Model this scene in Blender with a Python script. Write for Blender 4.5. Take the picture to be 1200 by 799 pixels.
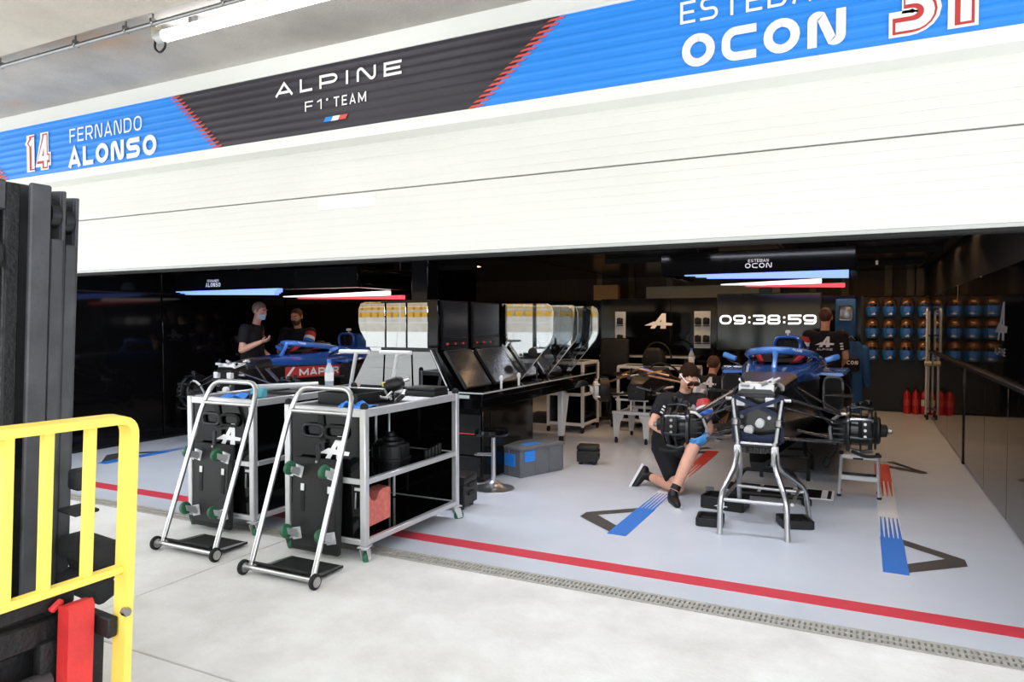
import bpy, bmesh, math, random
from mathutils import Vector, Matrix, Quaternion
random.seed(7)
for o in list(bpy.data.objects): bpy.data.objects.remove(o)
SC = bpy.context.scene
COL = SC.collection
V = Vector
PI = math.pi

# ---------------------------------------------------------------- camera, sky, exposure
cam_d = bpy.data.cameras.new('camera'); cam = bpy.data.objects.new('camera', cam_d); COL.objects.link(cam)
cam.location = (0, 0, 1.5)
cam.rotation_euler = (math.radians(90 - 1.49), 0, math.radians(26.35))
cam_d.sensor_fit = 'HORIZONTAL'; cam_d.sensor_width = 36; cam_d.lens = 828 * 36 / 1200
cam_d.clip_start = 0.05; cam_d.clip_end = 500
SC.camera = cam
world = bpy.data.worlds.new('sky'); SC.world = world; world.use_nodes = True
wn = world.node_tree
bg = wn.nodes['Background']; bg.inputs[0].default_value = (0.90, 0.95, 1.0, 1); bg.inputs[1].default_value = 2.6
SC.view_settings.view_transform = 'Standard'; SC.view_settings.look = 'None'
SC.view_settings.gamma = 1; SC.view_settings.use_curve_mapping = False
SC.view_settings.exposure = 0.33

# ---------------------------------------------------------------- materials
def lin(h):
    h = h.lstrip('#'); c = [int(h[i:i+2], 16) / 255 for i in (0, 2, 4)]
    return tuple((x / 12.92 if x <= .04045 else ((x + .055) / 1.055) ** 2.4) for x in c) + (1,)
MATS = {}
def mat(name, col, rough=.5, metal=0., var=.12, scale=14., bump=0., bscale=60., emit=None, estr=0., coat=0., trans=0., alpha=1., ior=1.45, spec=.5, stretch=None):
    m = bpy.data.materials.new(name); m.use_nodes = True
    nt = m.node_tree; b = nt.nodes['Principled BSDF']
    c = lin(col) if isinstance(col, str) else col
    tc = nt.nodes.new('ShaderNodeTexCoord')
    src = tc.outputs['Object']
    if stretch:
        mp = nt.nodes.new('ShaderNodeMapping'); mp.inputs['Scale'].default_value = stretch
        nt.links.new(src, mp.inputs[0]); src = mp.outputs[0]
    if var > 0:
        n = nt.nodes.new('ShaderNodeTexNoise'); n.inputs['Scale'].default_value = scale; n.inputs['Detail'].default_value = 5
        nt.links.new(src, n.inputs['Vector'])
        r = nt.nodes.new('ShaderNodeValToRGB')
        r.color_ramp.elements[0].position = .3; r.color_ramp.elements[1].position = .7
        r.color_ramp.elements[0].color = tuple(max(0, x * (1 - var)) for x in c[:3]) + (1,)
        r.color_ramp.elements[1].color = tuple(min(1, x * (1 + var * .6)) for x in c[:3]) + (1,)
        nt.links.new(n.outputs['Fac'], r.inputs[0]); nt.links.new(r.outputs[0], b.inputs['Base Color'])
    else:
        b.inputs['Base Color'].default_value = c
    b.inputs['Roughness'].default_value = rough; b.inputs['Metallic'].default_value = metal
    b.inputs['IOR'].default_value = ior; b.inputs['Specular IOR Level'].default_value = spec
    b.inputs['Coat Weight'].default_value = coat; b.inputs['Coat Roughness'].default_value = .05
    b.inputs['Transmission Weight'].default_value = trans; b.inputs['Alpha'].default_value = alpha
    if emit:
        b.inputs['Emission Color'].default_value = lin(emit); b.inputs['Emission Strength'].default_value = estr
    if bump:
        n2 = nt.nodes.new('ShaderNodeTexNoise'); n2.inputs['Scale'].default_value = bscale; n2.inputs['Detail'].default_value = 4
        nt.links.new(src, n2.inputs['Vector'])
        bp = nt.nodes.new('ShaderNodeBump'); bp.inputs['Strength'].default_value = bump; bp.inputs['Distance'].default_value = .01
        nt.links.new(n2.outputs['Fac'], bp.inputs['Height']); nt.links.new(bp.outputs[0], b.inputs['Normal'])
    MATS[name] = m
    return m

def concrete(name, base, dark, stain=None, sc=1.2, rough=.8):
    m = bpy.data.materials.new(name); m.use_nodes = True; nt = m.node_tree; b = nt.nodes['Principled BSDF']
    L = nt.links.new
    tc = nt.nodes.new('ShaderNodeTexCoord')
    n = nt.nodes.new('ShaderNodeTexNoise'); n.inputs['Scale'].default_value = sc; n.inputs['Detail'].default_value = 9; n.inputs['Roughness'].default_value = .65
    L(tc.outputs['Object'], n.inputs['Vector'])
    r = nt.nodes.new('ShaderNodeValToRGB'); r.color_ramp.elements[0].position = .33; r.color_ramp.elements[1].position = .68
    r.color_ramp.elements[0].color = lin(dark); r.color_ramp.elements[1].color = lin(base)
    L(n.outputs['Fac'], r.inputs[0])
    out = r.outputs[0]
    if stain:
        n3 = nt.nodes.new('ShaderNodeTexNoise'); n3.inputs['Scale'].default_value = .9; n3.inputs['Detail'].default_value = 6
        mp = nt.nodes.new('ShaderNodeMapping'); mp.inputs['Location'].default_value = (3.1, 1.7, 0); mp.inputs['Scale'].default_value = (1, 2.2, 1)
        L(tc.outputs['Object'], mp.inputs[0]); L(mp.outputs[0], n3.inputs['Vector'])
        r3 = nt.nodes.new('ShaderNodeValToRGB'); r3.color_ramp.elements[0].position = .6; r3.color_ramp.elements[1].position = .72
        r3.color_ramp.elements[0].color = (0, 0, 0, 1); r3.color_ramp.elements[1].color = (.55, .55, .55, 1)
        L(n3.outputs['Fac'], r3.inputs[0])
        mx = nt.nodes.new('ShaderNodeMix'); mx.data_type = 'RGBA'
        L(r3.outputs[0], mx.inputs[0]); L(out, mx.inputs[6]); mx.inputs[7].default_value = lin(stain); out = mx.outputs[2]
    L(out, b.inputs['Base Color']); b.inputs['Roughness'].default_value = rough
    n2 = nt.nodes.new('ShaderNodeTexNoise'); n2.inputs['Scale'].default_value = 55; n2.inputs['Detail'].default_value = 6
    L(tc.outputs['Object'], n2.inputs['Vector'])
    bp = nt.nodes.new('ShaderNodeBump'); bp.inputs['Strength'].default_value = .25; bp.inputs['Distance'].default_value = .01
    L(n2.outputs['Fac'], bp.inputs['Height']); L(bp.outputs[0], b.inputs['Normal'])
    MATS[name] = m
    return m

concrete('apron', '#f2f1ee', '#dcd9d4', sc=2.2)
concrete('soffit', '#c9c5bf', '#a39f9b', stain='#c09874', sc=.9)
concrete('soffit_slab', '#d6cfc3', '#b9b1a4', sc=1.1)
mat('epoxy', '#d3d9e2', .27, 0, .03, 3)
mat('paint_white', '#f1f2ee', .45, 0, .02, 3)
mat('shutter_white', '#e5e5e0', .4, 0, .02, 2)
mat('white_print', '#fafafa', .5, 0, 0)
mat('blue_print', '#2e90f4', .35, 0, .05, 3, stretch=(.6, 1, 8))
mat('black_print', '#34323a', .4, 0, .1, 3, stretch=(.6, 1, 8))
mat('grey_print', '#7d7a7e', .4, 0, .05)
mat('red_print', '#e2554b', .4, 0, .03)
mat('dark_red_print', '#c8413e', .4, 0, .03)
mat('floor_red', '#dc4152', .4, 0, .06, 9)
mat('floor_red2', '#d8483f', .4, 0, .05, 9)
mat('floor_blue', '#2f7bd6', .4, 0, .05, 9)
mat('floor_white', '#e6e6e6', .4, 0, .04, 9)
mat('floor_dark', '#4a4848', .4, 0, .1, 12)
mat('gloss_black', '#0a0a0b', .06, 0, .1, 4, spec=.3)
mat('gloss_wall', '#0b0b0c', .05, 0, .1, 4, spec=.7)
mat('panel_black', '#060607', .1, 0, .1, 4, spec=.35)
mat('black', '#121213', .45, 0, .2, 20)
mat('matte_black', '#0c0c0d', .7, 0, .2, 20)
mat('rubber', '#1b1b1b', .75, 0, .25, 30, bump=.2)
mat('carbon', '#141416', .3, 0, .35, 60, coat=.5)
mat('arm_carbon', '#5a5b60', .25, .3, .2, 40, coat=1.)
mat('dark_metal', '#3a3b3d', .35, .8, .2, 20)
mat('steel', '#9b9c9c', .3, 1, .12, 25)
mat('chrome', '#c6c6c6', .3, 1, .08, 14)
mat('alu', '#d4d5d6', .38, .55, .05, 12)
mat('alu_white', '#e4e5e4', .4, .1, .03, 9)
mat('gold_metal', '#c8a27c', .3, .9, .2, 18)
mat('mast_grey', '#4a4b4e', .5, .3, .25, 9, bump=.3, bscale=25)
mat('mast_black', '#1d1d1e', .55, .2, .35, 18, bump=.5, bscale=60)
mat('yellow', '#f2d661', .45, 0, .06, 8)
mat('fork_red', '#c9302f', .5, 0, .22, 7, bump=.2)
mat('green_wheel', '#2f6a4c', .5, 0, .15, 20)
mat('car_blue', '#2f62b8', .2, .15, .08, 6, coat=.8)
mat('car_light_blue', '#4a86dd', .2, .1, .06, 6, coat=.8)
mat('navy', '#14223f', .4, .2, .1, 15)
mat('belt_red', '#b8323f', .7, 0, .1, 30)
mat('crate_grey', '#6a6d72', .5, 0, .06, 10)
mat('label_blue', '#2f8cf0', .5, 0, .1, 30)
mat('foam_red', '#d9786c', .9, 0, .2, 30, bump=.4)
mat('ext_red', '#b81d1b', .3, 0, .1, 10, coat=.4)
mat('skin', '#e2a98f', .5, 0, .08, 20)
mat('skin2', '#d99e7d', .5, 0, .08, 20)
mat('hair_dark', '#2b170d', .75, 0, .4, 60, bump=.6, bscale=120, spec=.15)
mat('hair_brown', '#5b3b2a', .6, 0, .3, 90, bump=.5, bscale=150)
mat('hair_grey', '#8a7768', .6, 0, .3, 90, bump=.5, bscale=150)
mat('tee', '#16161a', .85, 0, .2, 40, bump=.15, bscale=25)
mat('shorts', '#121215', .85, 0, .2, 40, bump=.15, bscale=25)
mat('glove_blue', '#4f9be0', .5, 0, .1, 20)
mat('mask_blue', '#b9cfe6', .7, 0, .05, 20)
mat('lens_dark', '#141414', .1, 0, 0)
mat('eye_white', '#e8e4df', .3, 0, 0)
mat('wood_brown', '#5d4732', .6, 0, .2, 4, stretch=(6, 6, .4))
mat('wood_post', '#8d7a60', .6, 0, .15, 4, stretch=(6, 6, .4))
mat('cream', '#cfc6ae', .6, 0, .05, 4)
mat('tan_box', '#b48a5a', .7, 0, .1, 6)
mat('inner_ceiling', '#1c1d20', .18, 0, .1, 2)
mat('light_blue_led', '#6a86f0', .4, 0, 0, emit='#7f9cff', estr=1.0)
mat('light_white_led', '#ffffff', .4, 0, 0, emit='#fff4f4', estr=1.15)
mat('light_red_led', '#e84a55', .4, 0, 0, emit='#ff5560', estr=.85)
mat('digit_led', '#ffffff', .4, 0, 0, emit='#ffffff', estr=1.1)
mat('tube_led', '#ffffff', .4, 0, 0, emit='#ffffff', estr=4.)
mat('warm_fill', '#ffffff', .4, 0, 0, emit='#ffcf9c', estr=15.)  # this and the next two: glow of the added ceiling fill strips
mat('soft_fill', '#ffffff', .4, 0, 0, emit='#ffe0c0', estr=13.)
mat('cool_fill', '#ffffff', .4, 0, 0, emit='#eef2ff', estr=26.)
mat('screen', '#101116', .08, 0, 0, spec=.6)
mat('screen_grey', '#232428', .15, 0, .1, 3)
mat('smoked', '#8f949a', .03, .85, 0)
mat('clear', '#e8eef2', .05, 0, 0, trans=1., ior=1.2)
mat('water_clear', '#d8e8f2', .1, 0, 0, alpha=.6)
mat('cap_blue', '#3f7be8', .4, 0, 0)
mat('visor', '#7b5a43', .12, .5, .2, 9)
mat('helmet_blue', '#2a78c8', .3, 0, .1, 12, coat=.5)
mat('suit_blue', '#1b4f86', .7, 0, .25, 12, bump=.3, bscale=18)
mat('seat_yellow', '#d2a021', .5, 0, .1); mat('seat_blue', '#2c4fa0', .5, 0, .1)
mat('drain_steel', '#b5b2aa', .6, .1, .2, 30)
mat('plate_grey', '#bfc1c0', .4, .2, .05)
mat('teal', '#5fb6c4', .5, 0, .1)

# glass dividers: partly mirrored smoked acrylic
def acrylic(name, fac, tint):
    m = bpy.data.materials.new(name); m.use_nodes = True; nt = m.node_tree
    for n in list(nt.nodes):
        if n.type != 'OUTPUT_MATERIAL': nt.nodes.remove(n)
    out = [n for n in nt.nodes if n.type == 'OUTPUT_MATERIAL'][0]
    t = nt.nodes.new('ShaderNodeBsdfTransparent'); t.inputs[0].default_value = tint
    g = nt.nodes.new('ShaderNodeBsdfGlossy'); g.inputs['Roughness'].default_value = .02; g.inputs[0].default_value = (.9, .9, .9, 1)
    tc = nt.nodes.new('ShaderNodeTexCoord'); nz = nt.nodes.new('ShaderNodeTexNoise'); nz.inputs['Scale'].default_value = 2.5
    bp = nt.nodes.new('ShaderNodeBump'); bp.inputs['Strength'].default_value = .01 if name == 'divider' else .03
    nt.links.new(tc.outputs['Object'], nz.inputs['Vector']); nt.links.new(nz.outputs['Fac'], bp.inputs['Height']); nt.links.new(bp.outputs[0], g.inputs['Normal'])
    mx = nt.nodes.new('ShaderNodeMixShader'); mx.inputs[0].default_value = fac
    nt.links.new(t.outputs[0], mx.inputs[1]); nt.links.new(g.outputs[0], mx.inputs[2]); nt.links.new(mx.outputs[0], out.inputs[0])
    MATS[name] = m
acrylic('mirror_dark', .2, (.1, .1, .1, 1))
acrylic('divider', .27, (.75, .78, .8, 1))
acrylic('mirror_panel', .4, (.1, .1, .1, 1))

# ---------------------------------------------------------------- mesh helpers
class MB:
    def __init__(s): s.bm = bmesh.new()
    def _add(s, verts, faces):
        vs = [s.bm.verts.new(v) for v in verts]
        for f in faces:
            try: s.bm.faces.new([vs[i] for i in f])
            except ValueError: pass
        return s
    def box(s, c, size, rot=None, bev=0., seg=1):
        t = bmesh.new(); bmesh.ops.create_cube(t, size=1.)
        bmesh.ops.scale(t, vec=V(size), verts=t.verts)
        if bev > 0: bmesh.ops.bevel(t, geom=t.edges[:], offset=bev, segments=seg, affect='EDGES', profile=.5)
        M = Matrix.Translation(V(c)) @ (rot.to_4x4() if rot is not None else Matrix.Identity(4))
        t.verts.ensure_lookup_table(); t.verts.index_update()
        s._add([M @ v.co for v in t.verts], [[v.index for v in f.verts] for f in t.faces]); t.free(); return s
    def b2(s, lo, hi, bev=0., seg=1):
        lo = V(lo); hi = V(hi); return s.box((lo + hi) / 2, hi - lo, None, bev, seg)
    def loft(s, rings, cap=True, closed=True):
        n = len(rings[0]); vs = [p for r in rings for p in r]; fs = []
        for i in range(len(rings) - 1):
            for j in range(n if closed else n - 1):
                k = (j + 1) % n; fs.append((i*n+j, i*n+k, (i+1)*n+k, (i+1)*n+j))
        if cap and closed: fs += [tuple(range(n))[::-1], tuple((len(rings)-1)*n + j for j in range(n))]
        return s._add(vs, fs)
    def frame(s, d):
        d = V(d).normalized(); a = V((0, 0, 1)) if abs(d.z) < .9 else V((1, 0, 0))
        u = d.cross(a).normalized(); return u, d.cross(u).normalized()
    def cyl(s, p0, p1, r0, r1=None, n=12, cap=True):
        p0 = V(p0); p1 = V(p1); r1 = r0 if r1 is None else r1; u, w = s.frame(p1 - p0)
        ring = lambda p, r: [p + u * (r * math.cos(2*PI*i/n)) + w * (r * math.sin(2*PI*i/n)) for i in range(n)]
        return s.loft([ring(p0, r0), ring(p1, r1)], cap)
    def lathe(s, o, axis, prof, n=20, cap=True):
        o = V(o); axis = V(axis).normalized(); u, w = s.frame(axis)
        return s.loft([[o + axis * h + u * (r * math.cos(2*PI*i/n)) + w * (r * math.sin(2*PI*i/n)) for i in range(n)] for r, h in prof], cap)
    def tube(s, pts, r, n=8, closed=False):
        pts = [V(p) for p in pts]; m = len(pts); rings = []; u = None
        for i, p in enumerate(pts):
            if closed: d = pts[(i+1) % m] - pts[i-1]
            else: d = pts[min(i+1, m-1)] - pts[max(i-1, 0)]
            d.normalize()
            if u is None: u, w = s.frame(d)
            else:
                u = (u - d * u.dot(d)).normalized(); w = d.cross(u)
            rr = r[i] if isinstance(r, (list, tuple)) else r
            rings.append([p + u * (rr * math.cos(2*PI*j/n)) + w * (rr * math.sin(2*PI*j/n)) for j in range(n)])
        if closed: rings.append(rings[0]); return s.loft(rings, False)
        return s.loft(rings, True)
    def cap(s, p0, p1, r0, r1, n=12, flat1=False, flat0=False):   # rounded cone
        p0 = V(p0); p1 = V(p1); d = p1 - p0; L = d.length
        if L < 1e-6: return s.ell(p0, (r0,)*3)
        prof = []
        if flat0: prof.append((r0, 0.))
        else: prof += [(r0 * math.cos(a), r0 * math.sin(a)) for a in [-PI/2*.97, -PI/3, -PI/6, 0]]
        if flat1: prof.append((r1, L))
        else: prof += [(r1 * math.cos(a), L + r1 * math.sin(a)) for a in [0, PI/6, PI/3, PI/2*.97]]
        return s.lathe(p0, d, prof, n)
    def ell(s, c, r, rot=None, n=14, m=9):
        c = V(c); rings = []
        for i in range(m):
            a = -PI/2*.985 + PI*.985 * i / (m - 1)
            ring = []
            for j in range(n):
                p = V((r[0]*math.cos(a)*math.cos(2*PI*j/n), r[1]*math.cos(a)*math.sin(2*PI*j/n), r[2]*math.sin(a)))
                ring.append(c + (rot @ p if rot is not None else p))
            rings.append(ring)
        return s.loft(rings, True)
    def prism(s, poly, fn, d):     # poly of (u,v) -> fn(u,v) front; d = thickness vector
        d = V(d); a = [V(fn(*p)) for p in poly]; b = [p + d for p in a]
        n = len(a); return s._add(a + b, [tuple(range(n)), tuple(range(2*n-1, n-1, -1))] + [(i, (i+1) % n, n+(i+1) % n, n+i) for i in range(n)])
    def flat(s, poly, fn): return s._add([V(fn(*p)) for p in poly], [tuple(range(len(poly)))])
    def stroke(s, pts, t, fn, closed=False, eps=0.):
        P = [V((p[0], p[1])) for p in pts]; m = len(P); L = []; R = []
        for i in range(m):
            d0 = (P[i] - P[i-1]) if (closed or i > 0) else (P[1] - P[0])
            d1 = (P[(i+1) % m] - P[i]) if (closed or i < m-1) else d0
            d0 = d0.normalized(); d1 = d1.normalized()
            n0 = V((-d0.y, d0.x)); n1 = V((-d1.y, d1.x)); nn = n0 + n1
            nn = nn.normalized() if nn.length > 1e-4 else n0
            k = 1 / max(nn.dot(n0), .5)
            L.append(P[i] + nn * (t/2*k)); R.append(P[i] - nn * (t/2*k))
        o_ = V(fn(0, 0)); N = (V(fn(1, 0)) - o_).cross(V(fn(0, 1)) - o_).normalized() * eps
        vs = [V(fn(*p)) + N for p in L] + [V(fn(*p)) + N for p in R]
        return s._add(vs, [(i, (i+1) % m, m + (i+1) % m, m + i) for i in range(m if closed else m-1)])
    def build(s, name, material, parent=None, smooth=40, kind=None, label=None):
        bm = s.bm
        bmesh.ops.recalc_face_normals(bm, faces=bm.faces[:])
        ang = math.radians(smooth)
        for f in bm.faces: f.smooth = smooth > 0
        for e in bm.edges:
            if len(e.link_faces) == 2: e.smooth = e.calc_face_angle(0) < ang
            else: e.smooth = False
        me = bpy.data.meshes.new(name); bm.to_mesh(me); bm.free()
        me.materials.append(MATS[material])
        o = bpy.data.objects.new(name, me); COL.objects.link(o)
        if parent is not None: o.parent = parent
        if kind: o['kind'] = kind
        if label: o['label'] = label
        return o
def rnd(pts, rad, k=5, closed=False):        # round the corners of a polyline
    pts = [V(p) for p in pts]; m = len(pts); out = []
    for i in range(m):
        if not closed and i in (0, m-1): out.append(pts[i]); continue
        p = pts[i]; a = pts[i-1] - p; b = pts[(i+1) % m] - p
        r = min(rad, a.length*.49, b.length*.49)
        A = p + a.normalized()*r; B = p + b.normalized()*r
        for j in range(k+1):
            t = j/k; out.append(A*(1-t)**2 + p*(2*t*(1-t)) + B*t*t)
    return out
def thing(name, label, cat, loc=(0, 0, 0), rz=0., group=None):
    o = bpy.data.objects.new(name, None); COL.objects.link(o); o.location = loc; o.rotation_euler = (0, 0, rz)
    o.empty_display_size = .1
    o['label'] = label; o['category'] = cat
    if group: o['group'] = group
    return o
def tag(o, label, cat, group=None):
    o['label'] = label; o['category'] = cat
    if group: o['group'] = group
    return o
def struct(o): o['kind'] = 'structure'; return o
def RZ(a): return Matrix.Rotation(a, 3, 'Z')
def RX(a): return Matrix.Rotation(a, 3, 'X')
def RY(a): return Matrix.Rotation(a, 3, 'Y')
def rrect(x0, y0, x1, y1, r, k=5):
    r = min(r, abs(x1-x0)*.499, abs(y1-y0)*.499); o = []
    for cx, cy, a0 in ((x1-r, y0+r, -PI/2), (x1-r, y1-r, 0), (x0+r, y1-r, PI/2), (x0+r, y0+r, PI)):
        for j in range(k+1): a = a0 + PI/2*j/k; o.append((cx + r*math.cos(a), cy + r*math.sin(a)))
    return o

# ---------------------------------------------------------------- stroke lettering
def glyph(ch, w, t):
    a = t/2; x0, x1, y0, y1 = a, w-a, a, 1-a; ym = .5; r = .3*w
    def arc(cx, cy, rx, ry, a0, a1, n=10): return [(cx + rx*math.cos(math.radians(a0+(a1-a0)*i/n)), cy + ry*math.sin(math.radians(a0+(a1-a0)*i/n))) for i in range(n+1)]
    C = lambda pts: (pts, False)
    if ch == 'A': return [C([(x0-a*.3, 0), (w/2, y1+a*.5), (x1+a*.3, 0)]), C([(w*.22, .27), (w*.78, .27)])]
    if ch == 'B':
        return [C([(x0, 0), (x0, 1)]), C([(0, y1)] + arc(x1-.22*w, .5+(y1-.5)/2, .22*w, (y1-.5)/2, 90, -90) + [(0, .5)]), C(arc(x1-.25*w, (y0+.5)/2, .25*w, (.5-y0)/2, 90, -90) + [(0, y0)])]
    if ch == 'C': return [C([(w, y1)] + arc(x0+r, y1-r, r, r, 90, 180) + arc(x0+r, y0+r, r, r, 180, 270) + [(w, y0)])]
    if ch == 'D': return [C([(x0, 0), (x0, 1)]), C([(0, y1)] + arc(x1-r*1.3, y1-r*1.3, r*1.3, r*1.3, 90, 0) + arc(x1-r*1.3, y0+r*1.3, r*1.3, r*1.3, 0, -90) + [(0, y0)])]
    if ch == 'E': return [C([(x0, 0), (x0, 1)]), C([(0, y1), (w, y1)]), C([(0, .5), (w*.92, .5)]), C([(0, y0), (w, y0)])]
    if ch == 'F': return [C([(x0, 0), (x0, 1)]), C([(0, y1), (w, y1)]), C([(0, .48), (w*.9, .48)])]
    if ch == 'I': return [C([(w/2, 0), (w/2, 1)])]
    if ch == '1': return [C([(w*.1, y1-.16), (x1, y1)]), C([(x1, 1), (x1, 0)])]
    if ch == 'L': return [C([(x0, 1), (x0, 0)]), C([(0, y0), (w, y0)])]
    if ch == 'M': return [C([(x0, 0), (x0, 1)]), C([(x1, 0), (x1, 1)]), C([(x0, y1), (w/2, .2), (x1, y1)])]
    if ch == 'N': return [C([(x0, 0)] + [(x0, 1-r)] + arc(x0+r*.5, y1-r*.5, r*.5, r*.5, 180, 60) + arc(x1-r*.5, y0+r*.5, r*.5, r*.5, 240, 360) + [(x1, r), (x1, 1)])]
    if ch == 'O' or ch == '0': return [(rrect(x0, y0, x1, y1, r*1.25), True)]
    if ch == 'P': return [C([(x0, 0), (x0, 1)]), C([(0, y1)] + arc(x1-.26*w, .38+(y1-.38)/2, .26*w, (y1-.38)/2, 90, -90) + [(0, .38)])]
    if ch == 'R': return [C([(x0, 0), (x0, 1)]), C([(0, y1)] + arc(x1-.26*w, .42+(y1-.42)/2, .26*w, (y1-.42)/2, 90, -90) + [(0, .42)]), C([(w*.5, .42), (x1, 0)])]
    if ch == 'S': return [C([(w*.97, y1)] + arc(x0+.2, y1-(y1-.5)/2, .2, (y1-.5)/2, 90, 270)[1:-1] + [(x0+.2, .5), (x1-.2, .5)] + arc(x1-.2, y0+(.5-y0)/2, .2, (.5-y0)/2, 90, -90)[1:-1] + [(x1-.2, y0), (0, y0)])]
    if ch == 'T': return [C([(0, y1), (w, y1)]), C([(w/2, 0), (w/2, 1)])]
    if ch == '3': return [C([(0, y1), (x1-.2, y1)] + arc(x1-.22, .5+(y1-.5)/2, .22, (y1-.5)/2, 90, -90)[1:-1] + [(w*.25, .5)]), C([(w*.25, .5)] + arc(x1-.22, y0+(.5-y0)/2, .22, (.5-y0)/2, 90, -90) + [(0, y0)])]
    if ch == '4': return [C([(x1-.1, 0), (x1-.1, 1)]), C([(x1-.1, y1), (x0, .28), (w, .28)])]
    if ch == '5': return [C([(w, y1), (x0, y1), (x0, .55), (x1-.2, .55)] + arc(x1-.22, y0+(.55-y0)/2, .22, (.55-y0)/2, 90, -90)[1:] + [(0, y0)])]
    if ch == '8': return [(rrect(x0+.03, .5, x1-.03, y1, .24), True), (rrect(x0, y0, x1, .5, .24), True)]
    if ch == '9': return [(rrect(x0, .42, x1, y1, .28), True), C([(x1, .6)] + arc(x1-.28, y0+.28, .28, .28, 0, -90) + [(w*.1, y0)])]
    if ch == ':': return [C([(w/2, .12), (w/2, .12+t)]), C([(w/2, .62), (w/2, .62+t)])]
    if ch == '*': return [(arc(w/2, .85, .09, .09, 0, 360, 8)[:-1], True)]
    return []
WID = {'I': .25, '1': .42, ':': .35, 'M': 1.05, '*': .3, ' ': .4, 'L': .68, 'E': .7, 'F': .68, 'T': .78}
def text(mb, s, fn, width, height, t, gw=.8, gap=.18, wid=None):
    ws = [(wid or {}).get(c, WID.get(c, gw)) for c in s]; tot = sum(ws) + gap*(len(s)-1)
    sx = width/tot; x = 0
    for c, w in zip(s, ws):
        tt = t if c not in '*' else t*.6
        wr = w*sx/height                       # aspect-true glyph so strokes stay even
        for k, (pts, cl) in enumerate(glyph(c, wr, tt)): mb.stroke([(x*sx + u*height, v*height) for u, v in pts], tt*height, fn, cl, .0004*k)
        x += w + gap
    return mb
LOGO = [[(.70, 0), (1., 0), (1., 1.), (.80, 1.)], [(.14, 0), (.40, 0), (.99, 1.), (.78, 1.)], [(-.18, .2), (.32, .46), (1.38, .36), (1.32, .2)]]
def logo(mb, fn, w, h):
    o_ = V(fn(0, 0)); N = (V(fn(1, 0)) - o_).cross(V(fn(0, 1)) - o_).normalized()
    for i, p in enumerate(LOGO): mb.flat([((x+.18)/1.56*w, y*h) for x, y in p], lambda u, v, i=i: V(fn(u, v)) + N*(i*4e-4))
    return mb
# ================================================================ SETTING
XL, XR, YB = -8.06, .975, 13.5
# pit apron: a base with cast slabs on it, open joints between
ap = struct(MB().b2((-60, -70, -.3), (40, 3.68, -.03)).build('floor', 'apron'))
xs = [-13.6, -8.6, -3.55, 1.5, 6.5]; ys = [-8, -2.9, 2.1, 3.68]
for i in range(4):
    for j in range(3):
        g_ = .005
        MB().b2((xs[i]+g_, ys[j]+g_, -.03), (xs[i+1]-g_, ys[j+1]-g_, 0), .004).build('concrete_slab', 'apron', ap)
MB().b2((-60, -70, -.03), (40, -8, -.002)).build('pit_lane_surface', 'apron', ap)
# drain channel with a slotted grating
dr = thing('drain_channel', 'narrow slotted steel drain grating along the garage threshold', 'drain', (-3.5, 3.75, 0))
MB().b2((-10, -.068, -.12), (8, .068, -.014)).build('channel', 'crate_grey', dr)
for y in (-.058, .058): MB().b2((-10, y-.012, -.03), (8, y+.012, .001)).build('frame_rail', 'drain_steel', dr)
m = MB()
for i in range(400):
    x = -5 + i*.026
    m.b2((x, -.046, -.013), (x+.015, .046, 0))
m.b2((-10, -.008, -.012), (8, .008, .0005))
m.build('grating_bars', 'drain_steel', dr, kind='stuff')
# garage floor
fl = struct(MB().b2((XL-.4, 3.82, -.2), (XR+.4, 14.6, 0)).build('floor_garage', 'epoxy', smooth=0))
Z1 = .002
tag(MB().b2((XL+.02, 4.05, 0), (XR, 4.19, Z1)).build('floor_line', 'floor_red', smooth=0), 'long red painted line across the floor at the garage threshold', 'floor marking')
def stripe(x0, sgn, label, dots=True):
    t = thing('floor_stripe', label, 'floor marking', (x0, 4.77, 0))
    w = .14
    def q(mb, y0, y1, xa=0., xb=w): return mb.b2((xa, y0, 0), (xb, y1, Z1))
    q(MB(), 0, .78).build('blue_section', 'floor_blue', t, 0)
    m = MB()
    for k in range(5):
        u0 = k*w/5 + .003; m.flat([(u0, .78), (u0+.022, .78), (u0+.016, 1.35), (u0+.008, 1.35)], lambda u, v: (u, v, Z1))
    m.build('blue_tapers', 'floor_blue', t, 0)
    q(MB(), 1.36, 2.1).build('white_section', 'floor_white', t, 0)
    MB().b2((0, .78, 0), (w, 1.36, .001)).build('white_gaps', 'floor_white', t, 0)
    m = MB()
    for k in range(4):
        u0 = k*w/4 + .004; m.flat([(u0+.006, 2.1), (u0+.016, 2.1), (u0+.026, 2.75), (u0, 2.75)], lambda u, v: (u, v, Z1))
    m.build('red_tapers', 'floor_red2', t, 0)
    MB().b2((0, 2.1, 0), (w, 2.75, .001)).build('white_gaps', 'floor_white', t, 0)
    q(MB(), 2.75, 3.65).build('red_section', 'floor_red2', t, 0)
    a = (lambda u: w + u) if sgn > 0 else (lambda u: -u)
    for (y0, f) in ((.05, 1), (3.6, -1)):
        m = MB()
        m.flat([(0, 0), (.33, .28), (.33, .42), (.27, .43), (0, .17)] if f > 0 else [(0, 0), (.33, -.2), (.33, -.3), (.27, -.33), (0, -.14)], lambda u, v: (a(u), y0+v, Z1))
        m.flat([(.33, .28), (.33, .42), (.0, .72), (0, .58)] if f > 0 else [(.33, -.2), (.33, -.3), (.05, .28), (-.02, .2)][:4], lambda u, v: (a(u), y0+v, Z1+.0002))
        m.build('dark_arrow', 'floor_dark', t, 0)
stripe(.13, 1, 'blue white and red floor stripe with dark arrowheads by the glossy right wall')
stripe(-1.61, -1, 'blue white and red floor stripe running under the kneeling mechanic')
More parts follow.
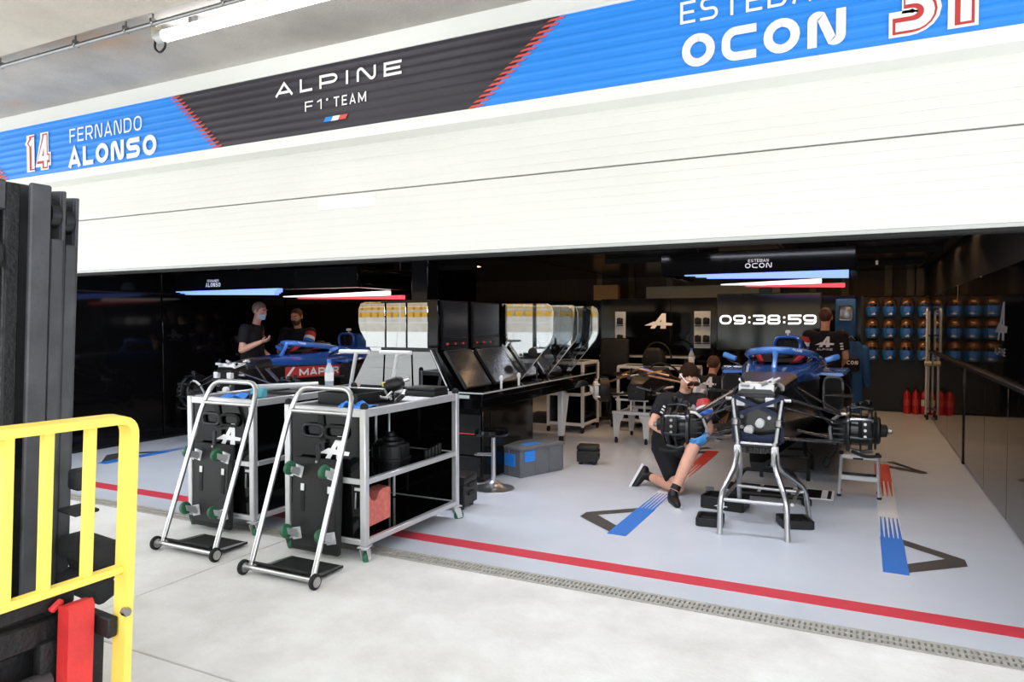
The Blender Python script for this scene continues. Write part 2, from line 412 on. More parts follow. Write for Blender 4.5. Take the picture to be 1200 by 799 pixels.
stripe(-7.32, -1, 'blue floor stripe with dark arrowhead behind the yellow guard rail')

# walls
wl = struct(MB().b2((XL-.4, 4.0, 0), (XL-.03, 14.6, 2.75)).build('wall_left', 'black'))
for i, (y0, y1) in enumerate(((4.02, 6.13), (6.15, 8.3), (8.32, 10.5), (10.52, 13.4))):
    MB().b2((XL-.03, y0, .03), (XL, y1, 1.86), .004).build('gloss_panel', 'gloss_black', wl)
    MB().b2((XL-.03, y0, 1.88), (XL-.006, y1, 2.4), .004).build('gloss_panel', 'panel_black', wl)
wr = struct(MB().b2((XR+.03, 5.2, 0), (XR+.5, 14.6, 2.75)).build('wall_right', 'black'))
for y0, y1 in ((5.22, 6.3), (6.31, 7.4), (7.41, 8.78), (8.88, 10.4), (10.41, 11.9), (11.91, 13.45)):
    MB().b2((XR, y0, .03), (XR+.04, y1, 1.03), .004).build('gloss_panel', 'gloss_wall', wr)
for y0, y1 in ((5.22, 7.38), (7.4, 9.6), (9.62, 11.5), (11.52, 13.45)):
    MB().b2((XR+.012, y0, 1.07), (XR+.05, y1, 1.93), .004).build('gloss_panel', 'gloss_wall', wr)
MB().b2((XR-.012, 8.79, 0), (XR+.03, 8.87, 1.05), .006).build('door_post', 'panel_black', wr)
MB().b2((XR-.03, 5.2, 1.03), (XR+.03, 13.45, 1.065), .006).build('handrail_ledge', 'black', wr)
m = MB(); logo(m, lambda u, v: (XR+.008, 6.98-u, 1.36+v), .55, .3); m.build('wall_logo', 'crate_grey', wr, 0)
m = MB(); text(m, 'ALPINE', lambda u, v: (XR+.008, 7.0-u, 1.24+v), .5, .06, .2); m.build('wall_lettering', 'crate_grey', wr, 0)
struct(MB().b2((XR, 3.82, 0), (XR+.5, 5.2, 2.75)).build('wall_right_pier', 'panel_black'))
struct(MB().b2((XL-.6, 3.82, 0), (XL, 4.02, 2.75)).build('wall_left_pier', 'panel_black'))
wb = struct(MB().b2((XL-.4, YB, 0), (XR+.5, YB+.15, 1.95)).build('wall_back', 'panel_black'))
wu = struct(MB().b2((XL-.4, 14.45, 0), (XR+.5, 14.65, 2.75)).build('wall_back_upper', 'wood_brown'))
for x in (-5.1, -4.4, -3.6, -.9, -.35, .35, .7, .85, 1.0): MB().b2((x, 14.38, 1.9), (x+.13, 14.45, 2.6), .01).build('post', 'wood_post', wu)
MB().b2((-4.0, 14.3, 1.7), (-1.4, 14.38, 2.24), .01).build('cream_band', 'cream', wu)
# black partition with the mirrored logo wall
pt = struct(MB().b2((-3.7, 10.66, 0), (-.1, 10.75, 1.87)).build('wall_partition', 'panel_black'))
for x0, x1 in ((-3.68, -2.6), (-2.58, -1.9), (-1.88, -.9), (-.88, -.12)):
    MB().b2((x0, 10.645, .06), (x1, 10.66, 1.85), .004).build('gloss_panel', 'gloss_black', pt)
m = MB(); logo(m, lambda u, v: (-3.0+u, 10.643, 1.41+v), .44, .23); m.build('wall_logo', 'white_print', pt, 0)
# inner ceiling and the bulkhead behind the shutter
ce = struct(MB().b2((XL-.4, 4.6, 2.46), (XR+.5, 14.6, 2.6)).build('ceiling', 'black'))
for i, x in enumerate([-8.05, -6.3, -4.5, -2.7, -.9]):
    for j, y in enumerate((4.7, 7.2, 9.7, 12.2)):
        MB().b2((x+.01, y+.01, 2.44), (x+1.77, y+2.48, 2.46), .005).build('ceiling_panel', 'inner_ceiling', ce)
struct(MB().b2((XL-.4, 4.05, 2.45), (XR+.5, 4.6, 2.6)).build('trim_1', 'matte_black'))
struct(MB().b2((-4.05, 5.9, 1.72), (-3.85, 6.1, 2.46), .01).build('trim_2', 'panel_black'))

# facade: fascia, banner, sectional shutter, concrete soffit
fa = struct(MB().b2((-14, 3.75, 2.72), (8, 4.1, 2.79)).b2((-14, 3.76, 2.79), (8, 4.1, 3.24)).b2((-14, 3.75, 3.24), (8, 4.1, 3.40)).build('wall_fascia', 'paint_white', smooth=0))
MB().b2((-14, 3.742, 2.772), (8, 3.76, 2.79)).build('cover_strip', 'paint_white', fa)
MB().b2((-14, 3.735, 3.235), (8, 3.76, 3.25)).build('cover_strip', 'paint_white', fa)
sh = struct(MB().b2((-14, 3.945, 2.0), (8, 3.97, 3.0)).build('door_1', 'shutter_white'))
def shutter_panel(z0, z1):
    m = MB(); n = 8; dz = (z1-z0)/n
    prof = []
    for i in range(n):
        a = z0 + i*dz; prof += [(3.9115, a+.001), (3.91, a+.005), (3.91, a+dz-.005), (3.9115, a+dz-.001)]
    m.loft([[V((-14, y, z)) for y, z in prof], [V((8, y, z)) for y, z in prof]], False, False)
    m.b2((-14, 3.915, z0), (8, 3.945, z1))
    return m.build('shutter_panel', 'shutter_white', sh, 20)
shutter_panel(1.955, 2.393); shutter_panel(2.401, 2.85)
MB().b2((-14, 3.905, 1.935), (8, 3.97, 1.957), .003).build('bottom_rail', 'plate_grey', sh)
MB().b2((-14, 3.90, 1.915), (8, 3.975, 1.935), .004).build('rubber_seal', 'rubber', sh)
MB().b2((-3.47, 3.902, 2.295), (-2.97, 3.912, 2.385), .002).build('patch_plate', 'white_print', sh)
# banner
bn = thing('banner', 'long ribbed blue and black team banner on the white fascia', 'banner', (0, 3.745, 2.79))
zb, zt = 2.79, 3.235
def ribbed(f0, f1, material, name, yoff=0.):
    m = MB(); N = 8; prof = []
    for i in range(N):
        a = i/N; prof += [(a, 0), (a+.055/1, .0), (a+.068, -.002), (a+.105, -.002), (a+.118, 0)]
    prof.append((1, 0))
    A = []; B = []
    for v, y in prof:
        A.append(V((f0(v), y+yoff, v*(zt-zb)))); B.append(V((f1(v), y+yoff, v*(zt-zb))))
    m.loft([A, B], False, False); return m.build(name, material, bn, 25)
bl0 = lambda v: -4.27 - .47*v; br0 = lambda v: -2.10 + .55*v; ll0 = lambda v: -6.98 - .47*v
ribbed(lambda v: -14, ll0, 'grey_print', 'grey_section')
ribbed(ll0, bl0, 'blue_print', 'blue_section')
ribbed(bl0, br0, 'black_print', 'black_section')
ribbed(br0, lambda v: 8, 'blue_print', 'blue_section')
def hatch(fx):
    m = MB(); n = 16
    for i in range(n):
        v0 = (i+.05)/n; v1 = (i+.72)/n; x = fx((v0+v1)/2)
        m.flat([(x-.06, v0), (x+.035, v0+.01), (x+.06, v1), (x-.035, v1-.01)], lambda u, v: (u, -.008, v*(zt-zb)))
    m.build('red_hatching', 'red_print', bn, 0)
hatch(bl0); hatch(br0); hatch(ll0)
def btext(s, x0, x1, z0, h, t, gap=.18, matn='white_print', dy=-.009, gw=.8, wid=None, name='lettering'):
    m = MB(); text(m, s, lambda u, v: (x0+u, dy, z0-2.79+v), x1-x0, h, t, gw, gap, wid); m.build(name, matn, bn, 0)
btext('FERNANDO', -6.03, -5.11, 3.02, .115, .13, .22)
btext('ALONSO', -6.05, -4.94, 2.812, .16, .25, .16)
btext('ALPINE', -3.70, -2.63, 3.075, .09, .2, .38, wid={'I': .22, 'A': 1.0, 'P': .95, 'E': .85, 'N': .95})
btext('F1*', -3.43, -3.22, 2.94, .068, .14, .3); btext('TEAM', -3.18, -2.91, 2.94, .066, .15, .35)
btext('ESTEBAN', -.87, -.12, 3.055, .115, .13, .22)
btext('OCON', -.86, -.085, 2.825, .17, .25, .16)
def number(s, x0, x1, z0, h, wid=None):
    btext(s, x0-.015, x1+.015, z0-.012, h+.024, .36, .12, 'white_print', -.0085, wid=wid, name='number_outline')
    btext(s, x0, x1, z0, h, .25, .22, 'dark_red_print', -.0095, wid=wid, name='number_edge')
    btext(s, x0+.012, x1-.012, z0+.012, h-.024, .15, .3, 'white_print', -.0105, wid=wid, name='number')
number('14', -6.62, -6.31, 2.84, .3); number('31', .11, .43, 2.825, .3)
for i, mm in enumerate(('label_blue', 'white_print', 'red_print')):
    MB().flat([(0, 0), (.065, 0), (.085, .03), (.02, .03)], lambda u, v, i=i: (-3.27+i*.062+u, -.009, .06+v)).build('flag_mark', mm, bn, 0)
# overhang soffit
so = struct(MB().b2((-16, .5, 3.36), (10, 4.2, 3.7)).build('ceiling_soffit', 'soffit', smooth=0))
MB().b2((-16, .5, 3.30), (10, 2.80, 3.36), .01).build('downstand_slab', 'soffit_slab', so)
pc = thing('conduit', 'grey steel conduit pipe clipped along the concrete soffit', 'pipe', (-6, 2.9, 3.3))
MB().cyl((-8, 0, 0), (12, 0, 0), .014).build('pipe', 'steel', pc)
for x in (.55, 1.4, 1.9, 2.15, 2.75, 3.05, 3.6): MB().box((x, 0, .01), (.02, .045, .045), None, .006).cyl((x, 0, .02), (x, 0, .06), .006).build('clip', 'steel', pc)
ft = thing('fluorescent_light', 'bright white fluorescent tube light under the concrete soffit', 'ceiling light', (-3.9, 3.02, 3.28))
MB().cyl((0, 0, 0), (1.55, 0, 0), .036, n=16).build('tube', 'tube_led', ft)
for x in (-.06, 1.55): MB().cyl((x, 0, .0), (x+.06, 0, 0), .04, n=16).build('end_cap', 'plate_grey', ft)
MB().box((-.08, 0, .04), (.045, .05, .1), None, .008).build('connector', 'cream', ft)
MB().tube(rnd([(-.09, 0, -.01), (-.1, 0, -.06), (-.05, 0, -.1), (0, 0, -.07), (0, 0, -.03)], .05), .007).build('cable', 'black', ft)
for x in (.25, 1.2): MB().box((x, 0, .05), (.03, .05, .07), None, .004).build('bracket', 'steel', ft)

# pit wall and grandstand across the lane (seen in the mirrored panels)
pw = thing('pit_wall', 'low white concrete pit wall across the lane', 'wall', (0, -14, 0))
for i in range(16): MB().prism([(-.3, 0), (.3, 0), (.15, 1.1), (-.15, 1.1)], lambda u, v, i=i: (-36+i*3.6, u, v), (3.57, 0, 0)).build('barrier_block', 'paint_white', pw)
m = MB()
for i in range(30): m.cyl((-36+i*2, 0, 1.1), (-36+i*2, 0, 3.0), .03, n=6)
for z in (1.5, 2.2, 2.95): m.cyl((-36, 0, z), (24, 0, z), .02, n=6)
m.build('fence', 'alu', pw)
gs = thing('grandstand', 'tiered grandstand with yellow and blue seats across the lane', 'grandstand', (0, -42, 0))
for i in range(9):
    MB().b2((-60, -1.2*i-1.2, 0), (40, -1.2*i, 2.0+.7*i)).build('tier', 'soffit_slab', gs)
    m = MB()
    for k in range(120):
        x = -58 + k*.8
        if (k//9) % 5 == 4: continue
        m.b2((x, -1.2*i-.8, 2.0+.7*i), (x+.6, -1.2*i-.2, 2.45+.7*i))
    m.build('seat_row', 'seat_yellow' if i % 4 < 3 else 'seat_blue', gs, kind='stuff')
MB().b2((-60, -14, 10.5), (40, -1, 10.8)).build('canopy', 'paint_white', gs)
for i in range(9): MB().cyl((-60+i*12, -12.5, 0), (-60+i*12, -12.5, 10.5), .25, n=8).build('column', 'seat_blue', gs)

# added fill lamp strips brightening the garage, hidden from the camera by baffles
LROW = ((5.0, 2.2, 'cool_fill', ((-6.4, 'left'), (-3.6, 'middle'), (-.8, 'right')), 'front'), (6.6, 2.2, 'soft_fill', ((-6.4, 'left'), (-3.6, 'middle'), (-.8, 'right')), 'second'),
        (8.6, 1.6, 'warm_fill', ((-6.4, 'left'), (-2.6, 'middle'), (.05, 'right')), 'third'), (10.1, 1.6, 'warm_fill', ((-6.4, 'left'), (-2.6, 'middle'), (.05, 'right')), 'fourth'), (12.2, 1.4, 'warm_fill', ((-2.2, 'left'), (.1, 'right')), 'rear'))
for y, L, lm, cols, rn in LROW:
    for x, cn in cols:
        t = thing('fill_lamp', f'{cn} added fill lamp strip of the {rn} row in the black garage ceiling', 'ceiling light', (x, y, 2.44), 0, 'added fill lamp strips')
        MB().b2((-L/2-.02, -.09, -.02), (L/2+.02, .09, 0), .004).build('housing', 'black', t)
        for sy, dp in ((-1, .075), (1, .03)): MB().b2((-L/2-.02, sy*.092-.006, -dp), (L/2+.02, sy*.092+.006, 0), .002).build('baffle', 'matte_black', t)
        for sx in (-1, 1): MB().b2((sx*(L/2+.02)-.006, -.09, -.03), (sx*(L/2+.02)+.006, .09, 0), .002).build('end_plate', 'matte_black', t)
        MB().b2((-L/2, -.075, -.026), (L/2, .075, -.02)).build('diffuser', lm, t)
# ================================================================ FORKLIFT (faces +X, mast leaning slightly forward)
fk = thing('forklift', 'black forklift mast with yellow load guard and red fork at left', 'forklift', (-2.56, 1.45, 0))
TL = RY(math.radians(2.2))
def lean(o): return o
# channels: (y0, y1, x-depth front, top)
def channel(y0, y1, xf, zt_, name='mast_channel', mt='mast_grey', notch=True):
    m = MB(); w = .11
    if notch:   # front flange carries a notch for the roller near the top
        m.b2((xf-.02, y0, .05), (xf, y1, zt_-.16), .004); m.b2((xf-.02, y1-.012, .05), (xf, y1, zt_), .003)
    else: m.b2((xf-.02, y0, .05), (xf, y1, zt_), .005)
    m.b2((xf-w, y1-.014, .05), (xf-.01, y1, zt_), .003)
    m.b2((xf-w, y0, .05), (xf-w+.02, y1, zt_), .003)
    return lean(m.build(name, mt, fk))
channel(-.10, -.035, .04, 1.955, notch=False)
channel(-.028, .018, .03, 1.945); channel(.024, .068, .02, 1.93)
channel(-.152, -.108, .0, 1.95, 'inner_channel', 'mast_black', False)
for y, z, xo in ((-.012, 1.865, .0), (.038, 1.85, -.01)):
    o = MB().cyl((xo-.01, y-.017, z), (xo-.01, y+.012, z), .047, n=24).cyl((xo-.01, y-.022, z), (xo-.01, y+.016, z), .02, n=12).build('roller', 'dark_metal', fk); lean(o)
lean(MB().b2((-.09, -.30, 1.86), (.0, -.15, 1.955), .006).build('top_crossmember', 'mast_grey', fk))
# chain
m = MB()
for i in range(70):
    z = .4 + i*.021
    m.box((-.012, -.185, z), (.012 if i % 2 else .02, .03, .017), None, .003)
lean(m.build('lift_chain', 'mast_black', fk, kind='stuff'))
lean(MB().cyl((-.03, -.2, 1.72), (-.03, -.17, 1.72), .055, n=20).build('chain_sheave', 'mast_black', fk))
lean(MB().cyl((-.06, -.24, .1), (-.06, -.24, 1.2), .035, n=16).cyl((-.06, -.24, 1.2), (-.06, -.24, 1.75), .02, n=12).build('lift_cylinder', 'mast_black', fk))
lean(MB().cyl((.03, -.3, .82), (.03, -.145, .83), .03, n=16).build('tilt_hose_joint', 'dark_metal', fk))
# matching channel on the other side (outside the frame)
for y0, y1 in ((-.80, -.735), (-.73, -.69)): channel(y0, y1, .03, 1.945, notch=False)
lean(MB().b2((-.1, -.8, 1.0), (-.05, .02, 1.12), .006).build('cross_tie', 'mast_black', fk))
# carriage bars
m = MB().b2((.38, -.62, .70), (.43, -.165, .75), .01); m.b2((.36, -.62, .60), (.42, -.13, .685), .01)
o = m.build('carriage_bar', 'mast_black', fk)
MB().b2((.36, -.62, .20), (.42, -.13, .30), .01).build('carriage_bar', 'mast_black', fk)
MB().b2((.33, -.62, .28), (.365, -.13, .62), .006).build('carriage_plate', 'mast_black', fk)
MB().b2((.40, -.27, .42), (.44, -.20, .62), .012, 2).build('side_shift_bracket', 'mast_black', fk)
MB().cyl((.43, -.62, .5), (.43, -.24, .5), .03, n=16).build('side_shift_cylinder', 'mast_grey', fk)
MB().cyl((.425, -.24, .565), (.425, -.13, .575), .008, n=8).build('cylinder_rod', 'chrome', fk)
for y, z in ((-.33, .44), (-.30, .45)): MB().cyl((.45, y, z-.04), (.45, y, z+.01), .011, n=8).build('hose_fitting', 'gold_metal', fk)
for i, (y, z, sx) in enumerate(((.06, .74, .16), (.085, .69, .14), (.05, .62, .12))):
    MB().box((.15, y, z), (.22, .1-i*.01, .075), RX(.2*i), .018, 2).build('rubber_block', 'rubber', fk)
MB().b2((.10, .0, .95), (.16, .06, 1.02), .012, 2).build('lamp_bracket', 'mast_black', fk)
MB().b2((.1, -.03, .88), (.2, .055, .892), .004).build('side_plate', 'mast_black', fk)
MB().b2((.40, -.155, .1), (.455, -.085, .655), .012, 2).build('carriage_end', 'mast_black', fk)
m = MB()
for k in range(5): m.box((.43, -.145, .32+k*.06), (.03, .05, .045), None, .01)
m.build('end_teeth', 'rubber', fk)
# red fork
MB().prism([(0, 0), (.05, 0), (.05, .62), (.04, .635), (0, .625)], lambda u, v: (.46+u, -.235, .10+v), (0, .075, 0)).b2((.46, -.235, .09), (1.5, -.16, .13), .006).build('fork', 'fork_red', fk)
MB().box((.45, -.235, .725), (.02, .04, .015), RX(.6), .004).build('fork_latch', 'fork_red', fk)
MB().prism([(0, 0), (.05, 0), (.05, .62), (.04, .635), (0, .625)], lambda u, v: (.44+u, -.62, .07+v), (0, .09, 0)).b2((.44, -.62, .06), (1.5, -.53, .1), .006).build('fork', 'fork_red', fk)
# yellow load guard
lg = lambda pts, a=.03, b=.012, name='guard_bar': None
def flatbar(pts, wx, wy):
    m = MB(); pts = [V(p) for p in pts]; rings = []
    for i, p in enumerate(pts):
        d = (pts[min(i+1, len(pts)-1)] - pts[max(i-1, 0)]).normalized(); n = d.cross(V((1, 0, 0))).normalized()
        rings.append([p + V((wx/2, 0, 0)) + n*wy/2, p - V((wx/2, 0, 0)) + n*wy/2, p - V((wx/2, 0, 0)) - n*wy/2, p + V((wx/2, 0, 0)) - n*wy/2])
    return m.loft(rings, True)
gx = .56
flatbar(rnd([(gx, -.9, 1.275), (gx, -.105, 1.268), (gx, -.105, .1)], .05, 6), .055, .024).build('guard_frame', 'yellow', fk)
MB().b2((gx-.012, -.9, .81), (gx+.012, -.11, .835), .003).build('guard_rail', 'yellow', fk)
for y in (-.56, -.435, -.337, -.222): MB().b2((gx-.01, y-.015, .83), (gx+.01, y+.015, 1.262), .003).build('guard_bar', 'yellow', fk)
for z in (.70, .3): MB().cyl((gx+.02, -.118, z), (gx+.04, -.118, z), .013, n=6).build('bolt', 'steel', fk)
MB().b2((.40, -.15, .62), (gx, -.12, .68), .004).build('guard_mount', 'mast_black', fk)
# chassis and wheels, outside the frame to the left
MB().b2((-1.9, -.85, .25), (-.2, .05, .85), .06, 2).build('chassis', 'yellow', fk)
for x in (-1.6, -.2):
    for y in (-.85, -.0): MB().lathe((x, y-.1, .25), (0, 1, 0), [(.05, 0), (.2, 0), (.25, .03), (.25, .17), (.2, .2), (.05, .2)], 24).build('wheel', 'rubber', fk)
m = MB()
for x in (-1.7, -.55):
    for y in (-.8, .0): m.cyl((x, y, .8), (x, y, 2.0), .03, n=8)
m.b2((-1.75, -.85, 1.98), (-.5, .05, 2.03), .01)
m.build('overhead_guard', 'mast_black', fk)

for o in fk.children:                       # mast, carriage and guard lean forward together
    if o.name.split('.')[0] not in ('chassis', 'wheel', 'overhead_guard'): o.rotation_euler = (0, math.radians(4.2), 0)

# ================================================================ TOOL CARTS
def caster(par, p, down, axle, r=.045, green=True, name='caster', swing=.03):
    """p mount point, down: direction from plate to wheel, axle: wheel axis"""
    p = V(p); dn = V(down).normalized(); ax = V(axle).normalized(); tr = ax.cross(dn)
    R = Matrix((ax, tr, dn)).transposed()
    wc = p + dn*(r+.045) + tr*swing
    m = MB().box(p + dn*.004, (.075, .075, .008), R, .002).cyl(p+dn*.008, p+dn*.022, .026, n=14)
    for s in (-1, 1):
        m.prism([(-.028, .02), (.028, .02), (swing+.02, r+.055), (swing-.02, r+.06)], lambda u, v, s=s: p + tr*u + dn*v + ax*(s*.021), ax*(.004*s))
    m.cyl(wc-ax*.027, wc+ax*.027, .009, n=8)
    o = m.build(name, 'alu', par)
    w = MB().lathe(wc-ax*.016, ax, [(.012, 0), (r*.72, .0), (r*.95, .004), (r, .01), (r, .022), (r*.95, .028), (r*.72, .032), (.012, .032)], 20)
    w.build('wheel', 'green_wheel' if green else 'rubber', o)
    return o
def dolly(loc, label):
    t = thing('dolly', label, 'dolly', loc)
    t.rotation_euler = (math.radians(-3), 0, 0)
    m = MB().box((0, 0, .32), (.40, .035, .60), None, .018, 2); m.build('deck', 'rubber', t)
    MB().box((0, -.019, .32), (.33, .004, .52), None, .0015).build('recess_plate', 'black', t)
    for x in (-.14, .14):
        for z, sw in ((.13, -.03), (.53, -.03)):
            caster(t, (x, -.018, z), (0, -1, 0), (1, 0, .25 if z < .3 else -.2), .045, swing=sw)
    for x in (-.1, .12):
        s = MB().box((x, -.022, .36), (.035, .006, .17), None, .002).build('slot', 'matte_black', t)
        MB().box((x, -.026, .43), (.028, .006, .045), None, .002).build('slot_tab', 'alu_white', s)
    b = MB().box((.01, -.01, .64), (.03, .02, .14), None, .004).build('hook', 'dark_metal', t)
    MB().cyl((.01, -.03, .6), (.01, -.015, .6), .008, n=8).build('hook_bolt', 'chrome', b)
    return t
def ring_handle(par, c, w, h, mt='black'):
    pts = [(c[0]+u, c[1], c[2]+v) for u, v in rrect(-w/2, -h/2, w/2, h/2, h*.45)]
    return MB().tube(pts, .011, 8, True).build('pull_handle', mt, par)
CW, CL, CH = .62, 1.1, .86
def cart(loc, label, blank_side):
    t = thing('tool_cart', label, 'cart', loc)
    x0, x1, y0, y1 = -CW/2, CW/2, -CL/2, CL/2; zb_ = .105; s = .045
    for x in (x0, x1):
        for y in (y0, y1):
            MB().b2((x-s/2, y-s/2, zb_), (x+s/2, y+s/2, zb_+CH), .006).build('post', 'alu', t)
            MB().lathe((x, y, zb_+CH-.002), (0, 0, 1), [(.024, 0), (.026, .006), (.025, .02), (.018, .032), (.006, .038)], 14).build('corner_cap', 'rubber', t)
            caster(t, (x, y, zb_), (0, 0, -1), (1, .3, 0) if y < 0 else (1, -.5, 0), .038, swing=.03)
    for z in (zb_+.02, zb_+.40, zb_+CH-.03):
        hh = .05 if z > .8 else .035
        for x in (x0, x1): MB().b2((x-s/2+.004, y0+s/2, z-hh/2), (x+s/2-.004, y1-s/2, z+hh/2), .004).build('side_rail', 'alu', t)
        for y in (y0, y1): MB().b2((x0+s/2, y-s/2+.004, z-hh/2), (x1-s/2, y+s/2-.004, z+hh/2), .004).build('end_rail', 'alu', t)
        MB().b2((x0+.02, y0+.02, z-.006), (x1-.02, y1-.02, z+.012)).build('shelf', 'gloss_black' if z < .8 else 'black', t)
    MB().b2((x0+s/2, y0-.004, zb_+.04), (x1-s/2, y0+.008, zb_+CH-.055)).build('front_panel', 'gloss_black', t)
    MB().b2((x0+.0, y0+s/2, zb_+.04), (x0+.01, y1-s/2, zb_+CH-.055)).build('side_panel', 'panel_black', t)
    MB().b2((x0+s/2, y1-.012, zb_+.04), (x1-s/2, y1, zb_+CH-.055)).build('back_panel', 'panel_black', t)
    if blank_side:
        p = MB().b2((x1-.01, y0+s/2, zb_+.04), (x1, y1-s/2, zb_+CH-.055)).build('side_panel', 'panel_black', t)
        m = MB(); text(m, 'A', lambda u, v: (x1+.002, y0+.32+u, zb_+.58+v), .1, .09, .2); m.build('lettering', 'white_print', p, 0)
    else:
        MB().cyl((x0+.1, y1-.3, zb_+.41), (x0+.1, y1-.3, zb_+CH-.05), .012, n=10).build('inner_strut', 'alu', t)
        MB().cyl((x0+.12, y1-.1, zb_+.04), (x0+.12, y1-.1, zb_+.4), .012, n=10).build('inner_strut', 'alu', t)
    ring_handle(t, (-.08, y0-.02, zb_+.70), .17, .075, 'dark_metal'); ring_handle(t, (.1, y0-.02, zb_+.70), .17, .075, 'rubber')
    MB().box((-.02, y0-.012, zb_+.72), (.05, .012, .16), RY(-.15), .003).build('strap', 'rubber', t)
    m = MB(); logo(m, lambda u, v: (-.05+u, y0-.006, zb_+.525+v), .25, .15); m.build('logo', 'white_print', t, 0)
    MB().b2((x1-.075, y0-.008, zb_+.34), (x1-.03, y0+.004, zb_+.36), .002).build('latch_plate', 'alu', t)
    MB().tube(rnd([(x1-.06, y0-.01, zb_+.33), (x1-.055, y0-.02, zb_+.28), (x1-.06, y0-.015, zb_+.23)], .02), .006, 6).build('chain', 'steel', t)
    return t
C2 = (-3.08, 4.07, 0); C1 = (-4.13, 4.17, 0)
cart(C1, 'open tool cart further left, with the blue cloth and teal box on top', True)
cart(C2, 'open tool cart nearest the camera with the red foam block on its bottom shelf', False)
dolly((C1[0]-.03, C1[1]-CL/2-.07, .015), 'black dolly with green wheels hung on the left tool cart')
dolly((C2[0]-.03, C2[1]-CL/2-.07, .015), 'black dolly with green wheels hung on the nearest tool cart')
# tubular creeper trolleys leaning on the carts
def trolley(loc, label):
    t = thing('creeper_trolley', label, 'trolley', loc)
    w = .24
    fr = [(-w, 0, .045), (-w, .33, .93), (-w+.03, .40, 1.09), (w-.03, .40, 1.09), (w, .33, .93), (w, 0, .045)]
    MB().tube(rnd(fr, .11, 6), .0165, 10).build('frame', 'chrome', t)
    MB().cyl((-w+.01, .335, .945), (w-.01, .335, .945), .013, n=10).build('cross_bar', 'chrome', t)
    MB().cyl((-w-.02, -.005, .045), (w+.02, -.005, .045), .016, n=10).build('axle', 'chrome', t)
    for s in (-1, 1):
        x = s*(w+.035)
        o = MB().lathe((x-.012, -.02, .045), (1, 0, 0), [(.03, 0), (.042, .002), (.045, .006), (.045, .018), (.042, .022), (.03, .024)], 24).build('wheel', 'rubber', t)
        MB().cyl((x-.016, -.02, .045), (x+.016, -.02, .045), .029, n=20).build('wheel_rim', 'chrome', o)
    pl = [(-.2, .02, .055), (-.2, .07, .035), (-.2, .16, .03), (-.2, .26, .03)]
    rings = []
    for x in (-.21, .21): rings.append([V((x, .0, .085)), V((x, .05, .045)), V((x, .12, .03)), V((x, .30, .028)), V((x, .30, .016)), V((x, .12, .018)), V((x, .04, .034)), V((x, -.01, .078))])
    MB().loft(rings).build('foot_plate', 'rubber', t)
    for s in (-1, 1): MB().cyl((s*.2, 0, .04), (s*.2, .3, .022), .01, n=8).build('side_rod', 'chrome', t)
    return t
trolley((-3.89, 3.13, 0), 'chrome tube trolley with black foot plate leaning on the left cart')
trolley((-3.01, 3.05, 0), 'chrome tube trolley with black foot plate leaning on the nearest cart')
# T handles of two trolleys parked behind the carts
for k, (x, y, lb) in enumerate(((-4.0, 4.95, 'white T handled pole behind the carts, left of the pair'), (-3.56, 4.95, 'white T handled pole behind the carts, right of the pair by the black desk'))):
    t = thing('handle_pole', lb, 'trolley handle', (x, y, 0))
    MB().cyl((-.22, -.02, .06), (.02, 0, 1.235), .017, n=10).build('pole', 'alu_white', t)
    MB().cyl((-.16, 0, 1.245), (.16, 0, 1.245), .019, n=10).build('grip', 'alu_white', t)
    MB().box((-.22, -.02, .03), (.3, .2, .06), None, .01).build('base', 'dark_metal', t)
# things on the carts
def put(name, mb, mt, label, cat, **k): return tag(mb.build(name, mt, **k), label, cat)
zt2 = .105+CH-.018
def cloth(c, w, h, mt, label, sd):
    r = random.Random(sd); m = MB(); n = 8; g = []
    for i in range(n+1):
        for j in range(n+1):
            u = i/n-.5; v = j/n-.5
            g.append(V((c[0]+u*w+r.uniform(-.01, .01), c[1]+v*h+r.uniform(-.01, .01), c[2]+.004+max(0, .03*math.sin(u*9+sd)*math.cos(v*8+sd*2)+r.uniform(-.006, .012)))))
    m._add(g, [(i*(n+1)+j, (i+1)*(n+1)+j, (i+1)*(n+1)+j+1, i*(n+1)+j+1) for i in range(n) for j in range(n)])
    o = m.build('cloth', mt, smooth=25); md = o.modifiers.new('thickness', 'SOLIDIFY'); md.thickness = .004
    return tag(o, label, 'cloth')
cloth((C2[0]+.12, C2[1]-.38, zt2), .22, .16, 'label_blue', 'crumpled bright blue cloth on the nearest tool cart', 2)
cloth((C1[0]+.02, C1[1]-.40, zt2), .26, .14, 'label_blue', 'crumpled blue cloth on the left tool cart', 4)
def tray(c, w, l, h, label, mt='black', nm='tray'):
    t = thing(nm, label, 'tray', c)
    MB().b2((-w/2, -l/2, 0), (w/2, l/2, .008)).build('base', mt, t)
    for s in (-1, 1):
        MB().b2((s*w/2-.006, -l/2, 0), (s*w/2+.006, l/2, h), .002).build('side', mt, t)
        MB().b2((-w/2, s*l/2-.006, 0), (w/2, s*l/2+.006, h), .002).build('end', mt, t)
    return t
tray((C2[0]-.10, C2[1]-.14, zt2), .34, .34, .075, 'black open parts tray on the nearest tool cart')
tray((C1[0]+.1, C1[1]+.12, zt2), .3, .4, .02, 'black open parts tray on the left tool cart')
put('teal_box', MB().box((C1[0]+.14, C1[1]-.33, zt2+.035), (.1, .07, .07), RZ(.2), .006), 'teal', 'small teal and white box on the left tool cart', 'box')
